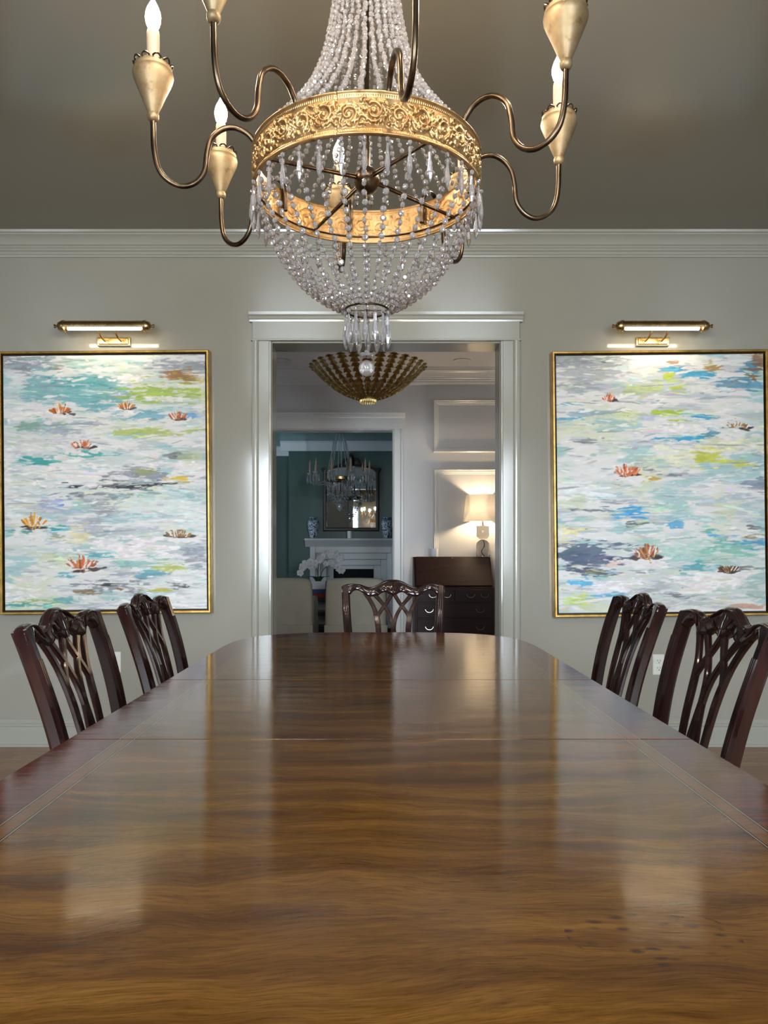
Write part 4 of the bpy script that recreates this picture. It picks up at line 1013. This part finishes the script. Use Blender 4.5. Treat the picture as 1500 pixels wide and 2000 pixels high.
# ------------------------------------------------------------------ living room: mantel and what stands on it
mc = at(690, 0, 10.4).x
man = thing('mantelpiece', 'white stepped fireplace mantelpiece on the green chimney breast', 'fireplace', (mc, CB, 0))
mz = 1.278; hw = .68
m = MB(); prof = [(0,-.115),(.130,-.115),(.140,-.095),(.165,-.075),(.195,-.045),(.205,-.030),(.245,-.028),(.25,0),(0,0)]
m.prism([(-d, mz+h) for d, h in prof], -hw, hw, 'YZ'); m.build('shelf', M_white, man, smooth=25)
steps = [(.615, 1.165, .535, 1.075, .125), (.535, 1.075, .470, .985, .095), (.470, .985, .385, .900, .060), (.385, .90, .285, .845, .030)]
for i, (xo, zo, xi, zi, dep) in enumerate(steps):
    m = MB(); m.box(-xo, -xi, -dep, 0, 0, zo); m.box(xi, xo, -dep, 0, 0, zo); m.box(-xi, xi, -dep, 0, zi, zo); m.build('surround', M_white, man, smooth=0, bevel=.006)
m = MB(); m.box(-.285, .285, -.012, 0, 0, .845); m.build('firebox', M_dark, man, smooth=0)
m = MB(); m.box(-.75, .75, -.55, -.25, 0, .03); m.build('hearth', M_dark, man, smooth=0)
# mirror
mi = at(686, 0, CB).x; mir = thing('wall_mirror', 'dark framed arched mirror with carved crest above the mantelpiece', 'mirror', (mi, CB, 1.385))
mw, mh = .40, .955
def arch(ins, y):
    pts = [(-mw+ins, y, ins), (mw-ins, y, ins), (mw-ins, y, mh-.085-ins*.6)]
    for k in range(1, 20):
        x = (mw-ins)*(1-2*k/20); pts.append((x, y, mh-.085-ins*.6+.085*math.cos(x/mw*PI/2)**.8))
    pts.append((-mw+ins, y, mh-.085-ins*.6)); return pts
m = MB(); m.rings([arch(0, -.004), arch(0, -.03), arch(.012, -.045), arch(.040, -.040), arch(.052, -.022), arch(.052, -.012)], True, False); m.build('frame', M_fmirror, mir, smooth=30)
m = MB(); g = arch(.050, -.014); m.add(g+[(x, -.008, z) for x, y, z in g], [tuple(range(len(g)))]); m.build('glass', M_mirror, mir, smooth=0)
m = MB()
for s in (-1, 1):
    m.tube([(s*x, -.03, mh+z) for x, z in ((.015,.03),(.05,.075),(.10,.06),(.12,.015),(.16,-.01),(.20,-.02))], [.02,.022,.02,.016,.012,.006], 8)
    m.tube([(s*x, -.03, mh+z) for x, z in ((.20,-.02),(.28,-.045),(.36,-.10),(.41,-.095),(.42,-.07),(.395,-.055),(.38,-.065))], [.006,.010,.014,.014,.012,.009,.005], 8)
m.tube([(0,-.03,mh-.02),(0,-.032,mh+.06),(0,-.03,mh+.12),(0,-.03,mh+.165)], [.045,.05,.035,.008], 10)
m.build('crest', M_fmirror, mir, smooth=60)
# blue and white jars
def bw_mat():
    m_ = bpy.data.materials.new('blue_white_porcelain'); m_.use_nodes = True; nt = m_.node_tree; b = nt.nodes['Principled BSDF']
    tc = nt.nodes.new('ShaderNodeTexCoord'); v = nt.nodes.new('ShaderNodeTexNoise'); v.inputs['Scale'].default_value = 24; v.inputs['Detail'].default_value = 3; v.inputs['Distortion'].default_value = 2.5
    r = nt.nodes.new('ShaderNodeValToRGB'); r.color_ramp.elements[0].position = .47; r.color_ramp.elements[0].color = (*lin((196, 210, 218)), 1); r.color_ramp.elements[1].position = .53; r.color_ramp.elements[1].color = (*lin((40, 70, 110)), 1)
    nt.links.new(tc.outputs['Object'], v.inputs['Vector']); nt.links.new(v.outputs['Fac'], r.inputs['Fac']); nt.links.new(r.outputs['Color'], b.inputs['Base Color']); b.inputs['Roughness'].default_value = .2
    return m_
M_bw = bw_mat()
for px, lab in ((612, 'blue and white porcelain jar left of the mirror on the mantel shelf'), (756, 'blue and white porcelain jar right of the mirror on the mantel shelf')):
    p = at(px, 0, 10.46); m = MB()
    m.lathe([(.045,0),(.055,.004),(.058,.05),(.075,.13),(.086,.20),(.082,.245),(.060,.270),(.052,.280),(.058,.296),(.060,.300),(.05,.300),(.045,.27),(.002,.20)], (0,0,0), 32)
    tag(m.build('ginger_jar', M_bw, smooth=50, loc=(p.x, 10.46, mz)), lab, 'vase', 'porcelain jars on the mantel')
p = at(683, 0, 10.44); t = thing('votive_cup', 'small pale candle cup under the mirror at the middle of the mantel shelf', 'candle', (p.x, 10.44, mz))
m = MB(); m.lathe([(.028,0),(.036,.004),(.036,.105),(.033,.105),(.032,.09),(.002,.088)], (0,0,0), 24); m.build('cup', M_pot, t, smooth=40)
m = MB(); m.tube([(0,0,.087),(.001,0,.10)], .0015, 5); m.build('wick', M_cord, t, smooth=60)

# slipcovered chairs
def slipper_chair(label, xc, yc):
    t = thing('slipcovered_armchair', label, 'armchair', (xc, yc, 0), 0, 'cream slipcovered armchairs')
    m = MB(); R = []
    for z, g in ((.17,0),(.40,.0),(.62,-.004),(.74,-.014),(.775,-.030),(.792,-.060),(.797,-.10)):
        ring = []
        for k in range(40):
            a = 2*PI*k/40; ca, sa = math.cos(a), math.sin(a); x = (.335+g)*math.copysign(abs(ca)**.35, ca); y = (.085+g*.7)*math.copysign(abs(sa)**.5, sa)
            ring.append((x, -.30+y, z+.012*math.cos(x*4.5) if z > .7 else z))
        R.append(ring)
    m.rings(R); m.build('back_cushion', M_cream, t, smooth=60)
    for s in (-1, 1):
        m = MB(); m.box(s*.335-.06 if s > 0 else -.335-.0, s*.335 if s > 0 else -.335+.06, -.24, .36, .17, .58); m.build('arm', M_cream, t, smooth=40, bevel=.025)
    m = MB(); m.box(-.27, .27, -.22, .36, .17, .36); m.build('seat', M_cream, t, smooth=40, bevel=.02)
    m = MB(); m.box(-.268, .268, -.21, .37, .36, .47); m.build('cushion', M_cream, t, smooth=40, bevel=.03)
    m = MB(); n = 120; R = []                 # pleated skirt
    for z, amp in ((.0, .010), (.17, .002), (.30, 0), (.302, -.012)):
        ring = []
        for k in range(n):
            f = k/n*4; sd_ = int(f) % 4; fr = f-int(f); wv = amp*math.sin(fr*PI*8) if z < .2 else amp
            x0, x1, y0, y1 = -.340, .340, -.392, .372
            c = [(x0+(x1-x0)*fr, y0-wv), (x1+wv, y0+(y1-y0)*fr), (x1-(x1-x0)*fr, y1+wv), (x0-wv, y1-(y1-y0)*fr)][sd_]
            ring.append((c[0], c[1], z))
        R.append(ring)
    m.rings(R, True, False); m.build('skirt', M_cream, t, smooth=60)
    return t
AY = 8.40
slipper_chair('cream slipcovered armchair behind the head chair, right of the orchid', at(695, 0, AY-.385).x, AY)
slipper_chair('cream slipcovered armchair left of the orchid, cut by the doorway casing', at(610, 0, AY-.385).x-.335, AY)
# console table between the chairs, with books and orchid
ty = 9.35; tx = at(622, 0, ty).x
ct = thing('tiered_table', 'small black and white tiered table between the cream armchairs', 'side table', (tx, ty, 0))
for z in (.12, .30, .48): 
    m = MB(); m.box(-.24, .24, -.20, .20, z, z+.045); m.build('shelf', M_black, ct, smooth=0, bevel=.004)
for sx in (-.22, .22):
    for sy in (-.18, .18):
        m = MB(); m.box(sx-.02, sx+.02, sy-.02, sy+.02, 0, .48); m.build('leg', M_pot, ct, smooth=0, bevel=.003)
m = MB(); m.box(-.2, .2, .17, .178, .16, .47); m.build('back_panel', M_pot, ct, smooth=0)
def book(label, mt, dx, z, wd, dp, h):
    t = thing('book', label, 'book', (tx+dx, ty-.04, z), .05, 'books under the orchid')
    m = MB(); m.box(-wd/2, wd/2, -dp/2, dp/2, 0, .004); m.box(-wd/2, wd/2, -dp/2, dp/2, h-.004, h); m.box(-wd/2, wd/2, -dp/2, -dp/2+.004, .004, h-.004); m.build('cover', mt, t, smooth=0)
    m = MB(); m.box(-wd/2+.004, wd/2-.004, -dp/2+.004, dp/2-.006, .004, h-.004); m.build('pages', M_page, t, smooth=0)
book('red book, lower of the two under the orchid pot', M_red, 0, .525, .30, .24, .05)
book('blue book, upper of the two under the orchid pot', M_blue, -.01, .575, .28, .22, .05)
orc = thing('potted_orchid', 'white orchid in a white planter on books between the armchairs', 'plant', (tx+.0, ty-.04, .625))
m = MB(); R = []
for z, h in ((0,.085),(.004,.09),(.10,.10),(.10,.092),(.02,.082)): R.append([(-h,-h*.8,z),(h,-h*.8,z),(h,h*.8,z),(-h,h*.8,z)])
m.rings(R); m.build('planter', M_pot, orc, smooth=0)
m = MB(); m.box(-.088,.088,-.07,.07,.02,.085); m.build('moss', M_stem, orc, smooth=0)
for k in range(6):
    a = k*PI/3+.3; m = MB(); P = spline([(.02*math.cos(a),.02*math.sin(a),.08),(.07*math.cos(a),.07*math.sin(a),.15),(.15*math.cos(a),.13*math.sin(a),.16)], 5); R = []
    for i, p_ in enumerate(P):
        wv = .022*math.sin(PI*(i+.6)/(len(P)+.2)); sd_ = Vector((-math.sin(a), math.cos(a), 0)); R.append([p_-sd_*wv, p_+Vector((0,0,-.005)), p_+sd_*wv, p_+Vector((0,0,-.002))])
    m.rings(R); m.build('leaf', M_stem, orc, smooth=60)
sprays = [[(0,0,.08),(0,.0,.25),(.03,-.02,.38),(.12,-.02,.44),(.24,-.03,.42),(.33,-.03,.36)], [(0,.01,.08),(-.01,.0,.22),(-.04,-.01,.30),(-.12,-.03,.31),(-.19,-.04,.26),(-.22,-.04,.20)], [(.01,.02,.08),(.05,.02,.22),(.14,.0,.30),(.24,-.01,.28),(.30,-.01,.22)]]
bl0 = None; rg = random.Random(5)
for P0 in sprays:
    P = spline(P0, 8); m = MB(); m.tube(P, .004, 6); m.build('stem', M_stem, orc, smooth=60)
    for i in range(14, len(P), 3):
        p_ = P[i]+Vector((rg.uniform(-.02,.02), -.03, rg.uniform(-.025,.03)))
        if bl0 is None:
            m = MB()
            for k in range(5):
                a = PI/2+k*2*PI/5; wv = .026 if k in (1, 4) else .018; c_, s_ = math.cos(a), math.sin(a); R = []
                for t_ in np.linspace(0, 1, 6):
                    rr = .004+.040*t_; ww = wv*math.sin(PI*min(1, t_*.86+.08)); yy = -.010*math.sin(t_*PI*.8)
                    R.append([(c_*rr-s_*ww, yy, s_*rr+c_*ww), (c_*rr, yy-.003, s_*rr), (c_*rr+s_*ww, yy, s_*rr-c_*ww), (c_*rr, yy+.001, s_*rr)])
                m.rings(R)
            m.lathe([(.002,-.006),(.007,-.002),(.006,.006),(.002,.010)], (0,-.012,-.004), 8)
            bl0 = m.build('blossom', M_petal, orc, smooth=60); o = bl0
        else: o = bl0.copy(); COL.objects.link(o)
        o.location = p_; o.rotation_euler = (rg.uniform(-.4,.4), rg.uniform(-.6,.6), rg.uniform(-.7,.7)); s_ = rg.uniform(.9, 1.25); o.scale = (s_,)*3

# ------------------------------------------------------------------ living room chandelier
QY = 9.0; qc = at(664, 0, QY); lch = thing('glass_chandelier', 'unlit candle chandelier of glass drops hanging before the mirror', 'chandelier', (qc.x, QY, LH))
def qz(py): return 1.09-(py-1078)*QY/F-LH
sc_ = QY/F; M_gl2 = mat('chandelier_glass', (.92, .97, 1.), .05, trans=.75, ior=1.5, spec=.8)
for k in range(8):
    a = 2*PI*k/8+.2; m = MB(); m.tube([(8*sc_*math.cos(a), 8*sc_*math.sin(a), qz(845)), (27*sc_*math.cos(a), 27*sc_*math.sin(a), qz(936))], .006, 6); m.build('chain', M_gl2, lch, smooth=60)
m = MB(); m.lathe([(.055,qz(845)),(.06,qz(843)),(.03,qz(838)),(.01,qz(836))], (0,0,0), 20); m.tube([(0,0,qz(838)),(0,0,0)], .008, 8); m.lathe([(.06,-.001),(.05,-.02),(.01,-.03)], (0,0,0), 20); m.build('hanger', M_bronze, lch, smooth=40)
m = MB(); m.lathe([(27*sc_,qz(940)),(29*sc_,qz(938)),(29*sc_,qz(933)),(27*sc_,qz(932)),(25*sc_,qz(936)),(27*sc_,qz(940))], (0,0,0), 36, caps=False); m.build('ring', M_brass, lch, smooth=40)
for k in range(10):
    a = 2*PI*k/10+.1; c_, s_ = math.cos(a), math.sin(a); R0, R1 = 28*sc_, 58*sc_
    m = MB(); m.tube([(c_*r, s_*r, z) for r, z in ((R0, qz(937)), (R0+.06, qz(944)), (R1-.05, qz(945)), (R1, qz(936)), (R1, qz(930)))], .006, 6); arm2 = m.build('arm', M_gl2, lch, smooth=60)
    m = MB(); m.lathe([(.008,qz(930)),(.036,qz(927)),(.038,qz(925)),(.012,qz(925))], (c_*R1, s_*R1, 0), 14); m.build('drip_pan', M_gl2, arm2, smooth=50)
    m = MB(); m.lathe([(.013,qz(925)),(.013,qz(912)),(.010,qz(911)),(.012,qz(907)),(.006,qz(902)),(.001,qz(898))], (c_*R1, s_*R1, 0), 10); m.build('candle', M_candle, arm2, smooth=50)
    m = MB()
    for d in range(5):
        a2 = 2*PI*d/5; x, y = c_*R1+.034*math.cos(a2), s_*R1+.034*math.sin(a2); m.lathe([(.001,qz(928)),(.011,qz(934)),(.016,qz(939)),(.010,qz(943)),(.001,qz(946))], (x, y, 0), 6)
    m.build('drops', M_gl2, arm2, smooth=0)
for k in range(14):
    a = 2*PI*k/14; m = MB()
    for d in range(9):
        t_ = d/8; rr = (27-17*t_**1.4)*sc_; m.lathe([(.002,-.014),(.013,0),(.002,.014)], (rr*math.cos(a), rr*math.sin(a), qz(942+42*t_)), 6)
    m.build('swag', M_gl2, lch, smooth=0)
m = MB(); m.lathe([(.002,qz(1000)),(.03,qz(995)),(.04,qz(990)),(.03,qz(985)),(.01,qz(982)),(.06,qz(980)),(.06,qz(978)),(.01,qz(977))], (0,0,0), 20); m.build('finial', M_gl2, lch, smooth=40)
